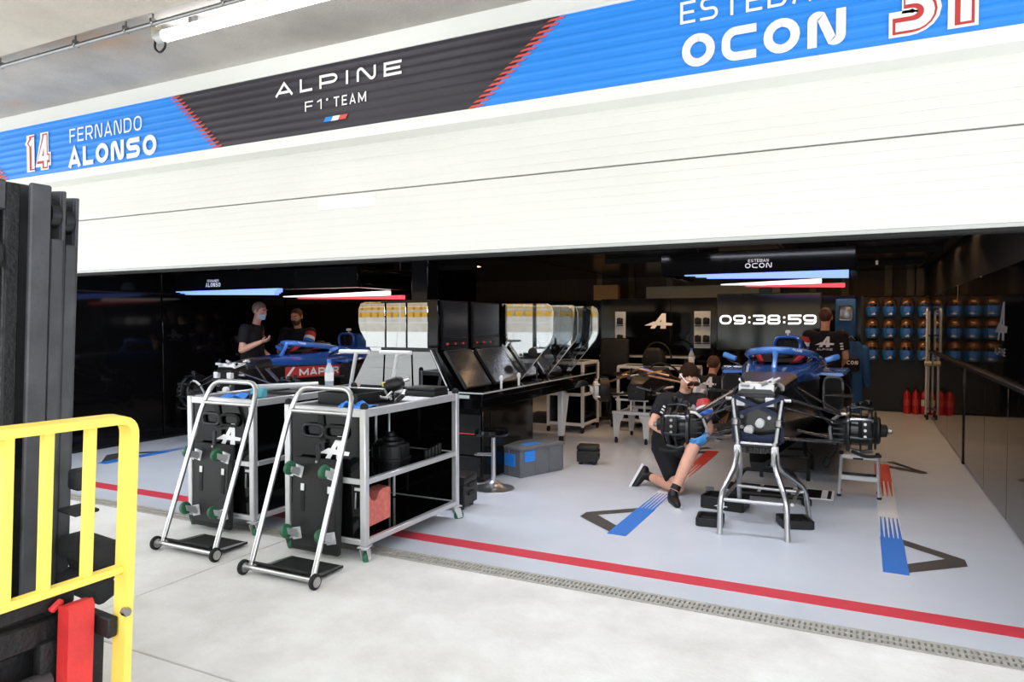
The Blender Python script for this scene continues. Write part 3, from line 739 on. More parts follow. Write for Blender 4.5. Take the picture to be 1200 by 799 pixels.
def impact(loc, rz):
    t = thing('wheel_gun', 'black handheld wheel gun lying on the nearest tool cart', 'tool', loc, rz)
    MB().lathe((-.05, 0, .09), (1, 0, .35), [(.02, 0), (.045, .01), (.05, .05), (.05, .11), (.035, .14), (.02, .15)], 16).build('body', 'black', t)
    MB().box((.0, 0, .045), (.04, .035, .09), RY(.2), .01, 2).build('grip', 'rubber', t)
    MB().cyl((.08, 0, .14), (.13, 0, .157), .02, n=12).build('socket', 'chrome', t)
    MB().b2((-.06, -.03, .1), (-.03, .0, .135), .004).build('tag', 'yellow', t)
    return t
impact((C2[0]+.1, C2[1]+.02, zt2), .5)
def bits(loc):
    t = thing('fitting_cluster', 'cluster of chrome pipe fittings on the nearest tool cart', 'fittings', loc)
    r = random.Random(5)
    for i in range(9):
        a = V((r.uniform(-.06, .06), r.uniform(-.05, .05), .014+.02*(i % 3))); b = a + V((r.uniform(-.05, .05), r.uniform(-.05, .05), r.uniform(-.004, .05)))
        MB().cyl(a, b, r.uniform(.008, .014), n=8).build('fitting', 'chrome' if i % 3 else 'dark_metal', t)
bits((C2[0]+.2, C2[1]-.1, zt2))
put('paper_sheet', MB().box((C2[0]+.16, C2[1]+.2, zt2+.003), (.21, .29, .006), RZ(.15), .001), 'white_print', 'white paper sheets lying on the nearest tool cart', 'paper')
ct = thing('hard_case', 'black flat hard case on the far end of the nearest tool cart', 'case', (C2[0]+.15, C2[1]+.40, zt2))
MB().box((0, 0, .025), (.26, .2, .05), None, .01, 2).build('lower_shell', 'black', ct); MB().box((0, 0, .062), (.26, .2, .022), None, .008, 2).build('lid', 'dark_metal', ct)
put('grey_pipe', MB().cyl((C1[0]-.2, C1[1]-.05, zt2+.03), (C1[0]+.05, C1[1]+.4, zt2+.03), .03, n=14), 'plate_grey', 'grey tube lying across the left tool cart', 'tube')
mid = .105+.40+.012
hb = thing('axle_hub', 'black stepped round hub on the middle shelf of the nearest cart', 'hub', (C2[0]+.02, C2[1]+.12, mid))
MB().lathe((0, 0, 0), (0, 0, 1), [(.02, 0), (.15, 0), (.15, .012), (.135, .014), (.135, .1), (.125, .11), (.02, .11)], 32).build('drum', 'black', hb)
MB().lathe((0, 0, .108), (0, 0, 1), [(.1, 0), (.1, .02), (.085, .03), (.03, .03)], 28).build('flange', 'dark_metal', hb)
MB().lathe((0, 0, .138), (0, 0, 1), [(.06, 0), (.055, .02), (.035, .024), (.035, .05), (.01, .052)], 24).build('nose', 'black', hb)
for k in range(10):
    a = 2*PI*k/10; MB().b2((-.006, .128, .016), (.006, .142, .098), .002).build('fin', 'black', hb).rotation_euler = (0, 0, a)
for k in range(5): put('socket', MB().cyl((C2[0]+.22, C2[1]+.28+k*.045, mid), (C2[0]+.22, C2[1]+.28+k*.045, mid+.045+.006*k), .018, n=12), 'black', ['first', 'second', 'third', 'fourth', 'fifth'][k] + ' black socket from the hub in the row on the cart middle shelf', 'socket')['group'] = 'sockets on the cart shelf'
low = .105+.032
fo = thing('foam_block', 'pinkish red U shaped foam block on the bottom cart shelf', 'foam block', (C2[0]+.16, C2[1]-.30, low), -.1)
prof = [(-.12, 0), (-.075, 0), (-.075, .17), (-.05, .2), (-.02, .19), (0, .2), (.03, .25), (.08, .25), (.1, .22), (.1, .02), (.06, .02), (.06, .18), (.04, .2), (.01, .15), (-.05, .145), (-.06, .15)]
prof = [(-.13, 0), (-.13, .2), (-.10, .235), (-.07, .235), (-.05, .2), (-.02, .19), (0, .2), (.02, .245), (.06, .26), (.12, .26), (.13, .24), (.13, .05), (-.08, .03), (-.08, 0)]
MB().prism(prof, lambda u, v: (.06, u, v), (-.1, 0, 0)).build('block', 'foam_red', fo)
def bottle(loc, label, s=1.):
    t = thing('water_bottle', label, 'bottle', loc)
    MB().lathe((0, 0, 0), (0, 0, 1), [(.028*s, 0), (.033*s, .006*s), (.033*s, .13*s), (.03*s, .15*s), (.014*s, .185*s), (.013*s, .2*s)], 18).build('body', 'water_clear', t)
    MB().lathe((0, 0, .06*s), (0, 0, 1), [(.0335*s, 0), (.0338*s, .002), (.0338*s, .06*s), (.0335*s, .062*s)], 18).build('paper_label', 'white_print', t)
    MB().cyl((0, 0, .198*s), (0, 0, .222*s), .0155*s, n=16).build('cap', 'cap_blue', t)
bottle((C1[0]+.14, C1[1]+.44, zt2), 'clear water bottle with blue cap on the left tool cart', 1.1)
# ================================================================ RACING CARS
def body_ring(y, w, zb_, zt_):
    h = zt_-zb_
    return [V((x, y, z)) for x, z in ((-w*.5, zb_), (w*.5, zb_), (w*.85, zb_+.12*h), (w, zb_+.4*h), (w, zt_-.18*h), (w*.9, zt_-.05*h), (w*.7, zt_), (-w*.7, zt_), (-w*.9, zt_-.05*h), (-w, zt_-.18*h), (-w, zb_+.4*h), (-w*.85, zb_+.12*h))]
def top_ring(y, w, z0, zt_):
    h = zt_-z0
    return [V((x, y, z)) for x, z in ((w, z0), (w*1.01, z0+.55*h), (w*.9, z0+.85*h), (w*.7, zt_), (-w*.7, zt_), (-w*.9, z0+.85*h), (-w*1.01, z0+.55*h), (-w, z0), (-w*.8, z0+.02), (w*.8, z0+.02))]
def brake(car, c, s):
    """front corner; axis X, s = outward direction"""
    c0 = V(c); c = V((0, 0, 0)); ax = V((s, 0, 0))
    o = MB().lathe(c-ax*.10, ax, [(.05, 0), (.165, .0), (.17, .008), (.17, .022), (.15, .03), (.12, .034), (.118, .15), (.06, .155)], 32).build('brake_corner', 'carbon', car)
    MB().lathe(c+ax*.05, ax, [(.06, 0), (.155, 0), (.158, .004), (.158, .026), (.155, .03), (.06, .03)], 32).build('brake_disc', 'dark_metal', o)
    MB().lathe(c+ax*.075, ax, [(.03, 0), (.09, 0), (.1, .01), (.1, .05), (.085, .06), (.05, .062), (.045, .1), (.03, .105)], 24).build('hub', 'black', o)
    MB().lathe(c+ax*.15, ax, [(.012, 0), (.024, .0), (.024, .03), (.019, .035), (.019, .06), (.01, .065)], 16).build('axle_stub', 'steel', o)
    # air scoop on the inside
    ys = []
    for x, k in ((-.2, .55), (-.18, .8), (-.14, .95), (-.10, 1.)):
        ys.append([c + V((s*x, u*k, v*k)) for u, v in rrect(-.1, -.12, .1, .1, .06, 3)])
    MB().loft(ys).build('air_scoop', 'black', o)
    MB().tube([c + V((s*x, -.1*k, v)) for x, k, v in ((-.2, .5, -.1), (-.215, .5, .0), (-.19, .8, .075), (-.14, .95, .115), (-.10, 1., .12))], .012, 8).build('scoop_rim', 'alu', o)
    for k in range(4): MB().b2(c + V((s*-.19, -.108, -.075+k*.04)), c + V((s*-.115, -.1, -.062+k*.04))).build('scoop_louvre', 'dark_metal', o)
    # caliper and cage
    m = MB().box(c + V((s*.03, -.13, .02)), (.09, .06, .13), None, .015, 2); m.build('caliper', 'black', o)
    for k in range(3): MB().cyl(c + V((s*.03, -.163, -.03+k*.045)), c + V((s*.03, -.172, -.03+k*.045)), .011, n=8).build('caliper_bolt', 'chrome', o)
    for a in (0.5, 1.2, 1.9, 2.6, 3.4, 4.2, 5.0, 5.8):
        p = V((0, math.cos(a), math.sin(a)))
        MB().tube([c + ax*-.07 + p*.165, c + ax*.0 + p*.178, c + ax*.085 + p*.162], .011, 6).build('cage_strut', 'dark_metal' if int(a) % 2 else 'steel', o)
    for x, r in ((.0, .172), (.1, .135)):
        MB().tube([c + ax*x + V((0, r*math.cos(2*PI*i/28), r*math.sin(2*PI*i/28))) for i in range(28)], .008, 6, True).build('cage_ring', 'black', o)
    for i in range(3): MB().box(c + V((s*(-.05+.05*i), -.03+.03*i, .175+.01*i)), (.04, .05, .04), RZ(.4*i), .006).build('clip_block', 'dark_metal', o)
    MB().tube(rnd([c + V((s*-.06, -.09, -.15)), c + V((s*.03, -.11, -.185)), c + V((s*.14, -.1, -.17))], .05), .012, 8).build('brake_hose', 'rubber', o)
    o.location = c0; o.scale = (1.1, 1.12, 1.14)
    return o
def car(loc, label, hl, hr, sponsor=False, loose=False, nk=1.):
    t = thing('racing_car', label, 'race car', loc)
    ny = lambda y: y*nk if y < 0 else y
    R_ = [(-.75, .15, .50, .99), (-.3, .18, .47, 1.03), (.2, .23, .44, 1.07), (.6, .29, .42, 1.09), (.95, .35, .40, 1.10), (1.7, .38, .40, 1.10), (2.2, .36, .42, 1.10)]
    MB().loft([body_ring(ny(r[0]), *r[1:]) for r in R_]).build('monocoque', 'carbon', t)
    MB().loft([top_ring(y, w+.006, z, zt_+.006) for y, w, z, zt_ in ((.12, .222, .99, 1.065), (.6, .29, .97, 1.09), (.95, .352, .96, 1.12), (1.7, .385, .95, 1.15), (2.1, .37, .93, 1.15))]).build('cockpit_cowl', 'car_blue', t)
    MB().loft([top_ring(ny(y), w+.003, z, zt_+.003) for y, w, z, zt_ in ((-.42, .17, .955, 1.02), (-.1, .2, .97, 1.05), (.13, .226, .985, 1.069))]).build('nose_cover', 'steel', t)
    # bulkhead hardware
    D_ = .75*(1-nk)
    bh = MB().b2((-.14, -.79+D_, .93), (.14, -.72+D_, .955), .004).build('bulkhead_plate', 'dark_metal', t)
    MB().b2((-.13, -.74+D_, .955), (.13, -.5+D_, 1.03), .012, 2).build('reservoir_box', 'alu_white', t)
    r = random.Random(3)
    for k in range(14):
        a = V((r.uniform(-.13, .13), r.uniform(-.78, -.5)+D_, r.uniform(.985, 1.05)))
        MB().cyl(a, a + V((r.uniform(-.06, .06), r.uniform(-.05, .05), r.uniform(-.02, .04))), r.uniform(.008, .02), n=8).build('fitting', ['alu', 'dark_metal', 'chrome', 'alu_white'][k % 4], t)
    for x in (-.105, .105): MB().b2((x-.032, -.80+D_, .865), (x+.032, -.75+D_, .935), .004).build('mounting_block', 'alu_white', t)
    for x, z in ((-.045, .68), (.035, .735)): MB().lathe((x, -.80+D_, z), (0, 1, 0), [(.008, 0), (.03, .0), (.036, .01), (.036, .05)], 20).build('master_cylinder', 'alu_white', t)
    for x, z in ((-.1, .78), (-.1, .7), (-.1, .65), (.1, .78)): MB().cyl((x, -.775+D_, z), (x, -.75+D_, z), .014, n=10).build('bolt', 'chrome', t)
    MB().loft([[V((x, y, z)) for x, z in ((-w, .42), (w, .42), (w*.7, .36), (-w*.7, .36))] for y, w in ((ny(-.68), .05), (ny(-.2), .12), (.5, .2))]).build('keel', 'matte_black', t)
    MB().b2((-.62, .85, .36), (.62, 3.4, .39), .006).build('floor_pan', 'carbon', t)
    # halo
    hp = [(-.345, 1.62, 1.12), (-.375, 1.3, 1.19), (-.36, 1.0, 1.235), (-.27, .76, 1.265), (-.12, .63, 1.285), (0, .60, 1.29), (.12, .63, 1.285), (.27, .76, 1.265), (.36, 1.0, 1.235), (.375, 1.3, 1.19), (.345, 1.62, 1.12)]
    hp = [(x*.84, y, z-.045) for x, y, z in hp]
    h = MB().tube(hp, .034, 10).build('halo', 'car_light_blue', t)
    MB().tube([(0, .60, 1.24), (0, .56, 1.17), (0, .48, 1.07)], [.034, .022, .028], 10).build('halo_pillar', 'car_light_blue', h)
    for s in (-1, 1): MB().tube([(s*.312, 1.3, 1.145), (s*.305, 1.15, 1.09), (s*.29, 1.0, 1.05)], .02, 8).build('halo_strut', 'car_light_blue', h)
    m = MB(); text(m, 'ALPINE', lambda u, v: (.10+u*.72, .60+u*.55, 1.243-u*.12+v), .17, .022, .25); m.build('halo_lettering', 'white_print', h, 0)
    # cockpit
    MB().flat(rrect(-.24, .66, .24, 1.6, .15), lambda u, v: (u, v, 1.128 if v < .8 else 1.162)).build('cockpit_well', 'matte_black', t)
    for s in (-1, 1):
        MB().tube([(s*.22, 1.05, 1.19), (s*.19, .95, 1.16), (s*.11, .72, 1.08)], .026, 6).build('red_brace', 'belt_red', t)
        MB().box((s*.22, 1.1, 1.2), (.07, .1, .07), RZ(s*.4), .02, 2).build('headrest_pad', 'suit_blue', t)
    MB().lathe((0, 1.2, 1.15), (0, -.3, 1), [(.1, 0), (.11, .04), (.08, .09), (.02, .11)], 16).build('seat_headrest', 'matte_black', t)
    # roll hoop / airbox
    ab = [(x, 1.75, z) for x, z in rrect(-.13, 1.16, .13, 1.345, .07, 4)]
    MB().tube(ab, .02, 8, True).build('roll_hoop', 'car_blue', t)
    for x in (-.05, .05): MB().cyl((x, 1.78, 1.17), (x, 1.78, 1.335), .008, n=6).build('airbox_divider', 'black', t)
    MB().loft([[V((x, y, z)) for x, z in ((-w, z0), (w, z0), (w*.8, z0+.5*(z1-z0)), (wt, z1-.03), (wt*.5, z1), (-wt*.5, z1), (-wt, z1-.03), (-w*.8, z0+.5*(z1-z0)))] for y, w, z0, z1, wt in ((1.79, .2, 1.05, 1.355, .14), (2.3, .3, .8, 1.33, .12), (3.0, .24, .6, 1.2, .07), (3.5, .15, .5, 1.0, .04))]).build('engine_cover', 'car_blue', t)
    MB().flat([(u, v) for u, v in rrect(-.12, 1.17, .12, 1.335, .06)], lambda u, v: (u, 1.785, v)).build('airbox_mouth', 'matte_black', t)
    MB().box((0, 1.8, 1.40), (.05, .06, .035), None, .01, 2).cyl((0, 1.8, 1.34), (0, 1.8, 1.39), .008, n=8).build('camera_pod', 'white_print', t)
    # sidepods
    for s in (-1, 1):
        sp = []
        for y, a, b, z0, z1 in ((1.15, .38, .57, .62, 1.0), (1.35, .36, .62, .55, 1.03), (2.0, .34, .62, .45, 1.0), (2.8, .3, .52, .42, .85), (3.4, .2, .33, .42, .6)):
            sp.append([V((s*u, y, v)) for u, v in rrect(a, z0, b, z1, .1, 3)])
        p = MB().loft(sp).build('sidepod', 'carbon', t)
        MB().flat(rrect(.40, .66, .55, .96, .05), lambda u, v: (s*u, 1.146, v)).build('inlet', 'matte_black', p)
        MB().loft([[V((s*u, y, v)) for u, v in ((a, z), (b-.04, z), (b-.02, z-.02), (b-.05, z-.03), (a, z-.02))] for y, a, b, z in ((1.1, .36, .59, 1.012), (1.35, .34, .64, 1.045), (2.0, .32, .63, 1.015), (2.8, .28, .53, .86))]).build('sidepod_top', 'car_light_blue' if not sponsor else 'car_blue', p)
        # barge board and turning vanes
        bb = MB().loft([[V((s*(x+dx), y, z)) for dx in (0, .012)] + [V((s*(x+.012), y+.004, z))] for x, y, z in ((.48, .95, .45), (.60, .98, .55), (.66, 1.0, .72), (.62, 1.0, .88), (.52, .98, .98))]).build('barge_board', 'carbon', t)
        MB().b2((s*.40 if s > 0 else -.66, .9, .80), (s*.66 if s > 0 else -.40, .97, .825), .004).build('turning_vane', 'dark_metal', t)
        MB().b2((s*.36 if s > 0 else -.6, .7, .46), (s*.6 if s > 0 else -.36, .95, .48), .004).build('turning_vane', 'carbon', t)
        # mirror
        mo = MB().box((s*.47, .95, 1.16), (.14, .06, .055), RY(-s*.35) @ RZ(s*.2), .018, 2).build('mirror', 'car_light_blue', t)
        MB().tube([(s*.36, .95, 1.07), (s*.45, .95, 1.11), (s*.5, .95, 1.14)], .008, 6).build('mirror_stalk', 'carbon', mo)
        if sponsor and s > 0:
            sidex = lambda y: (.292+(y-.62)/.32*.045 if y < .62 else .292+(y-.62)/.33*.059 if y < .95 else .351+(y-.95)/.65*.027) + .016
            q = MB().loft([[V((s*(w+.012), y, z)) for z in (.82, .955)] + [V((s*(w+.006), y, z)) for z in (.955, .82)] for y, w in ((.3, .247), (.62, .292), (.95, .351), (1.6, .378))]).build('red_side_panel', 'dark_red_print', t)
            m = MB(); text(m, 'MAPFRE', lambda u, v: (sidex(.5+u), .5+u, .845+v), .75, .085, .27, .8, .14); m.build('side_lettering', 'white_print', q, 0)
            MB().flat([(.28, .82), (.32, .82), (.44, .955), (.40, .955)], lambda u, v: (sidex(u)+.003, u, v)).build('white_slash', 'white_print', q, 0)
    # suspension
    for s, hp_ in ((-1, hl), (1, hr)):
        H = V(hp_); inner = H + V((-s*.12, 0, 0))
        for (a, zz, oy, rr) in ((-.62, .93, -.02, .016), (.05, .95, .03, .016), (-.55, .60, -.03, .018), (.15, .57, .03, .018), (-.66, .86, -.06, .012)):
            w = .16 if a < 0 else .22
            p0 = V((s*w, ny(a), zz)); p1 = inner + V((0, oy, .11 if zz > .8 else -.11))
            if zz == .86: p1 = inner + V((0, -.08, .05))
            rings = []
            m = MB(); d = (p1-p0).normalized(); up = V((0, 0, 1)); n_ = d.cross(up).normalized()
            def sec(p, k): return [p + n_*(k*1.7*math.cos(2*PI*i/8)) + up*(k*.7*math.sin(2*PI*i/8)) for i in range(8)]
            m.loft([sec(p0, rr*1.3), sec(p0.lerp(p1, .15), rr), sec(p0.lerp(p1, .85), rr), sec(p1, rr*1.2)])
            m.build('suspension_arm', 'arm_carbon', t)
        MB().cyl((s*.19, -.1, .99), inner + V((0, 0, -.08)), .013, n=10).build('push_rod', 'dark_metal', t)
        MB().cyl((s*.16, ny(-.64), .90), (s*.24, ny(-.62), .90), .014, n=10).build('rod_end', 'chrome', t)
        brake(t, H, s)
        if s > 0 and loose:
            MB().tube(rnd([H + V((-.17, 0, -.12)), H + V((-.2, 0, -.2)), H + V((-.24, 0, -.27))], .05), .01, 6).build('loose_cable', 'rubber', t)
            MB().box(H + V((-.26, 0, -.3)), (.05, .04, .09), RY(.3), .01).build('cable_plug', 'rubber', t)
    return t
RC = (-.72, 6.4, 0)
car(RC, 'stripped blue and black race car on stands facing the camera', (-.68, -.30, .61), (.72, .22, .60), loose=True)
LCR = (-6.52, 6.15, 0)
car(LCR, 'stripped blue race car at left with red side panel', (-.82, -.12, .66), (.70, -.1, .66), sponsor=True, nk=.5)

# ---------------------------------------------------------------- stands under the right car
st = thing('trestle_stand', 'tall chrome trestle holding the front of the right race car', 'stand', (0, 0, 0))
def post(pts, r=.02, rad=.08, mt='chrome', name='leg', par=st): return MB().tube(rnd(pts, rad, 5), r, 10).build(name, mt, par)
post([(-.89, 5.12, 0), (-.89, 5.14, .27), (-.815, 5.36, .47), (-.815, 5.42, .62)]); post([(-.44, 5.14, 0), (-.45, 5.16, .27), (-.555, 5.36, .47), (-.555, 5.42, .62)])
post([(-.86, 5.82, 0), (-.86, 5.78, .25), (-.815, 5.58, .42), (-.815, 5.5, .55)]); post([(-.34, 5.76, 0), (-.37, 5.74, .25), (-.555, 5.58, .42), (-.555, 5.5, .55)])
for x in (-.815, -.555):
    MB().b2((x-.022, 5.38, .46), (x+.022, 5.46, .60), .006).build('sleeve', 'alu_white', st)
    MB().tube([(x, 5.44, .58), (x + (-.05 if x < -.7 else .04), 5.50, .93)], [.022, .016], 10).build('upper_post', 'steel', st)
    MB().lathe((x + (-.025 if x < -.7 else .02), 5.465, .73), (0, .1, 1), [(.018, 0), (.032, .01), (.032, .05), (.018, .06)], 12).build('screw_collar', 'steel', st)
MB().cyl((-.83, 5.44, .605), (-.54, 5.44, .605), .016, n=10).build('cross_bar', 'chrome', st)
MB().cyl((-.89, 5.16, .24), (-.45, 5.18, .24), .014, n=10).build('cross_bar', 'chrome', st)
MB().cyl((-.86, 5.74, .22), (-.38, 5.72, .22), .014, n=10).build('cross_bar', 'chrome', st)
for x in (-.872, -.415): MB().cyl((x, 5.17, .25), (x, 5.74, .23), .012, n=10).build('side_bar', 'chrome', st)
def brace(p0, p1, w=.03):
    p0 = V(p0); p1 = V(p1); d = (p1-p0).normalized(); n = d.cross(V((0, 1, 0))).normalized()
    return MB()._add([p + n*a + V((0, b, 0)) for p in (p0, p1) for a, b in ((-w/2, 0), (w/2, 0), (w/2, .012), (-w/2, .012))], [(0, 1, 2, 3), (7, 6, 5, 4), (0, 4, 5, 1), (1, 5, 6, 2), (2, 6, 7, 3), (3, 7, 4, 0)]).build('brace', 'navy', st)
for z0, z1 in ((.80, .94), (.61, .67)):
    brace((-.86, 5.52, z0), (-.52, 5.52, z1)); brace((-.86, 5.54, z1), (-.52, 5.54, z0))
for x in (-.865, -.515): brace((x, 5.51, .62), (x, 5.51, .95), .02)
brace((-.8, 5.515, .63), (-.57, 5.515, .63), .035)
MB().b2((-.80, 5.4, .585), (-.56, 5.65, .605), .004).build('tray', 'black', st)
for k in range(5): MB().b2((-.78+k*.045, 5.39, .55), (-.75+k*.045, 5.42, .585), .003).build('tray_tooth', 'black', st)

def tstand(name, label, x0, x1, y0, y1, zt_, mt, spl=.05):
    t = thing(name, label, 'stand', ((x0+x1)/2, (y0+y1)/2, 0)); w = (x1-x0)/2; l = (y1-y0)/2
    for sx in (-1, 1):
        for sy in (-1, 1): MB().tube(rnd([(sx*w, sy*l, 0), (sx*w, sy*l*.9, zt_*.45), (sx*(w-spl), sy*l*.3, zt_*.7), (sx*(w-spl), sy*l*.2, zt_)], .05, 4), .017, 8).build('leg', mt, t)
        MB().cyl((sx*w, -l*.92, zt_*.35), (sx*w, l*.92, zt_*.35), .012, n=8).build('side_bar', mt, t)
        MB().box((sx*(w-spl), 0, zt_+.02), (.05, .1, .04), None, .008).build('pad', 'rubber', t)
    for z in (.12, .3, ): MB().cyl((-w, -l*.95, z*zt_/.5), (w, -l*.95, z*zt_/.5), .013, n=8).build('cross_bar', mt, t)
    MB().cyl((-w, l*.95, .2), (w, l*.95, .2), .013, n=8).build('cross_bar', mt, t)
    return t
tstand('trestle_stand', 'dark tubular trestle under the cockpit of the right race car', -.86, -.44, 7.2, 7.8, .36, 'dark_metal')
# stand under right hub
hs = thing('hub_stand', 'low aluminium step stand under the right brake assembly', 'stand', (-.008, 6.85, 0))
for s in (-1, 1):
    MB().tube([(s*.155, .08, 0), (s*.14, -.06, .36)], .014, 8).build('leg', 'alu', hs); MB().tube([(s*.155, -.14, 0), (s*.14, -.10, .36)], .014, 8).build('leg', 'alu', hs)
    MB().box((s*.14, -.08, .37), (.035, .08, .025), None, .006).build('end_cap', 'rubber', hs)
    for y in (.08, -.14): MB().cyl((s*.155, y, 0), (s*.155, y, .02), .018, n=8).build('foot', 'rubber', hs)
MB().box((0, -.10, .345), (.27, .03, .04), None, .005).build('top_rung', 'alu_white', hs)
MB().box((0, -.125, .165), (.28, .025, .04), None, .005).build('rung', 'alu_white', hs); MB().box((0, .03, .165), (.28, .025, .03), None, .005).build('rung', 'dark_metal', hs)
MB().box((-.01, -.116, .33), (.08, .005, .015), None, .002).build('grip_strip', 'rubber', hs)
# black folding frame and printed board on the floor
rf = thing('folding_frame', 'low black tubular frame on the floor behind the chrome trestle', 'frame', (-.72, 6.42, 0))
MB().tube(rnd([(-.3, -.1, .015), (-.2, .12, .20), (.2, .12, .20), (.32, -.18, .03)], .03), .016, 8).build('hoop', 'black', rf)
MB().cyl((-.3, -.1, .03), (.3, -.14, .05), .02, n=8).build('base_tube', 'black', rf); MB().box((.33, -.2, .03), (.07, .06, .06), RZ(.4), .01).build('foot', 'rubber', rf)
bd = thing('printed_board', 'black and white printed board lying flat behind the chrome trestle', 'board', (-.62, 6.66, 0))
MB().b2((-.5, -.16, 0), (.42, .2, .006), .001).build('sheet', 'white_print', bd)
for a, b in ((-.48, -.2), (-.17, .08), (.14, .17), (.2, .32), (.37, .4)): MB().b2((a, -.14, .006), (b, .18, .007)).build('black_bar', 'black', bd)
def foam_tray(loc, w, l, h, rz, label, open_=True):
    t = thing('foam_tray', label, 'tray', loc, rz)
    MB().b2((-w/2, -l/2, 0), (w/2, l/2, h*.5), .004).build('base', 'rubber', t)
    for s in (-1, 1):
        MB().b2((s*w/2-.012, -l/2, 0), (s*w/2+.012, l/2, h), .004).build('side', 'black', t); MB().b2((-w/2, s*l/2-.012, 0), (w/2, s*l/2+.012, h), .004).build('end', 'black', t)
    MB().b2((-w*.3, -l*.3, h*.5), (w*.25, l*.3, h*.62), .004).build('insert', 'dark_metal', t)
    return t
foam_tray((-1.0, 5.36, 0), .17, .2, .06, .1, 'small black tray on the floor left of the chrome trestle')
foam_tray((-.43, 5.58, 0), .2, .2, .06, .35, 'small black tray on the floor by the right foot of the trestle')
bx = foam_tray((-.98, 5.88, 0), .32, .2, .10, -.1, 'black box with white logo on the floor behind the trestle')
m = MB(); logo(m, lambda u, v: (-.06+u, -.114, .02+v), .11, .05); m.build('logo', 'white_print', bx, 0)
put('grey_block', MB().box((-1.13, 6.02, .06), (.07, .07, .12), RZ(.2), .006), 'crate_grey', 'small grey block beside the logo box', 'block')
# stand under left car: two patterned pillars
ls = thing('trestle_stand', 'grey panelled stand under the nose of the left race car', 'stand', (LCR[0], LCR[1]-.42, 0))
for x in (-.18, .14):
    MB().b2((x-.12, -.03, .1), (x+.1, .03, .62), .01).build('pillar_panel', 'plate_grey', ls)
    MB().box((x, 0, .05), (.2, .4, .1), None, .02).build('foot', 'dark_metal', ls)
MB().b2((-.3, -.04, .62), (.25, .04, .68), .006).build('top_bar', 'navy', ls)
# ================================================================ ENGINEERING ISLAND
isl = thing('engineering_island', 'long black glossy engineering desk island with monitors in mid garage', 'desk', (-3.95, 5.65, 0))
MB().b2((-.85, 0, .79), (.85, 3.05, .85), .006).build('desktop', 'gloss_black', isl)
MB().b2((-.83, .02, .70), (.83, 3.03, .79), .004).build('apron', 'panel_black', isl)
for x in (-.855, .855): MB().b2((x-.006, -.006, .845), (x+.006, 3.05, .857)).build('edge_trim', 'alu', isl)
MB().b2((-.855, -.012, .845), (.855, .0, .857)).build('edge_trim', 'alu', isl)
for y0, y1 in ((.1, 1.22),):
    c = MB().b2((-.80, y0, .02), (.80, y1, .70), .006).build('cabinet', 'panel_black', isl)
    MB().b2((.80, y0+.15, .35), (.808, y0+.4, .66), .003).build('cabinet_door', 'gloss_black', c)
for k in range(3): MB().b2((.42, .088, .06+k*.2), (.78, .1, .24+k*.2), .003).build('drawer', 'black', isl)
MB().b2((.44, .084, .45), (.76, .09, .462), .002).build('red_strip', 'dark_red_print', isl)
MB().b2((.5, -.016, .80), (.72, -.012, .83), .001).build('socket_strip', 'plate_grey', isl)
for x in (-.7, .62):
    o = MB().b2((x-.03, 2.4, .1), (x+.03, 2.5, .70), .006).prism([(-.03, .1), (.03, .1), (.09, .62), (-.03, .7)], lambda u, v, x=x: (x+u, 2.42, v), (0, .06, 0)).build('leg', 'alu_white', isl)
    MB().cyl((x-.015, 2.45, .05), (x+.015, 2.45, .05), .05, n=14).build('castor', 'rubber', o)
# core that carries the monitors
MB().loft([[V((x, y, z)) for x, z in ((-.6, .85), (.6, .85), (.33, 1.22), (.33, 1.72), (-.33, 1.72), (-.33, 1.22))] for y in (.06, 1.33)]).build('core', 'panel_black', isl)
for x0, x1 in ((-.495, -.26), (-.245, -.01), (.005, .24)): MB().b2((x0, .03, 1.255), (x1, .05, 1.695), .004).build('mirror_panel', 'mirror_panel', isl)
MB().b2((.25, .02, 1.24), (.36, .06, 1.715), .006).build('corner_post', 'gloss_black', isl)
for poly in ([(-.66, .88), (-.30, .88), (-.28, 1.22), (-.46, 1.22)], [(-.28, .88), (.05, .88), (.04, 1.22), (-.26, 1.22)], [(.07, .88), (.44, .88), (.26, 1.22), (.06, 1.22)]):
    MB().prism(poly, lambda u, v: (u, .04, v), (0, .015, 0)).build('mirror_panel', 'mirror_dark', isl)
MB().tube([(.27, .03, 1.24), (.47, .03, .862)], .006, 6).build('edge_trim', 'alu', isl)
def screen(y0, y1, xa, za, xb, zb_, name):
    """panel facing +X between (xa,za) bottom and (xb,zb) top"""
    d = V((xb-xa, 0, zb_-za)).normalized(); n = V((d.z, 0, -d.x))
    m = MB(); c = [V((xa, y0, za)), V((xa, y1, za)), V((xb, y1, zb_)), V((xb, y0, zb_))]
    m._add(c + [p + n*.03 for p in c], [(0, 1, 2, 3), (7, 6, 5, 4), (0, 4, 5, 1), (1, 5, 6, 2), (2, 6, 7, 3), (3, 7, 4, 0)])
    o = m.build(name, 'black', isl)
    k = .012; e = V((0, k, 0)); f = d*k
    MB()._add([c[0]+e+f+n*.031, c[1]-e+f+n*.031, c[2]-e-f+n*.031, c[3]+e-f+n*.031], [(0, 1, 2, 3)]).build('glass', 'screen_grey', o)
    return o
for y0, y1 in ((.10, .57), (.68, 1.26), (1.45, 2.0), (2.15, 2.7)):
    if y0 > 1.3:
        screen(y0-.02, y1, .50, .87, .30, 1.16, 'lower_monitor'); continue
    screen(y0, y1, .34, 1.36, .34, 1.71, 'upper_monitor')
    p = screen(y0, y1, .34, 1.24, .345, 1.355, 'control_strip')
    for q in range(8): MB().b2((.376, y0+.05+q*.05, 1.285), (.382, y0+.08+q*.05, 1.305)).build('key', 'dark_red_print' if q % 3 == 0 else 'dark_metal', p)
    screen(y0-.02, y1, .62, .87, .38, 1.22, 'lower_monitor')
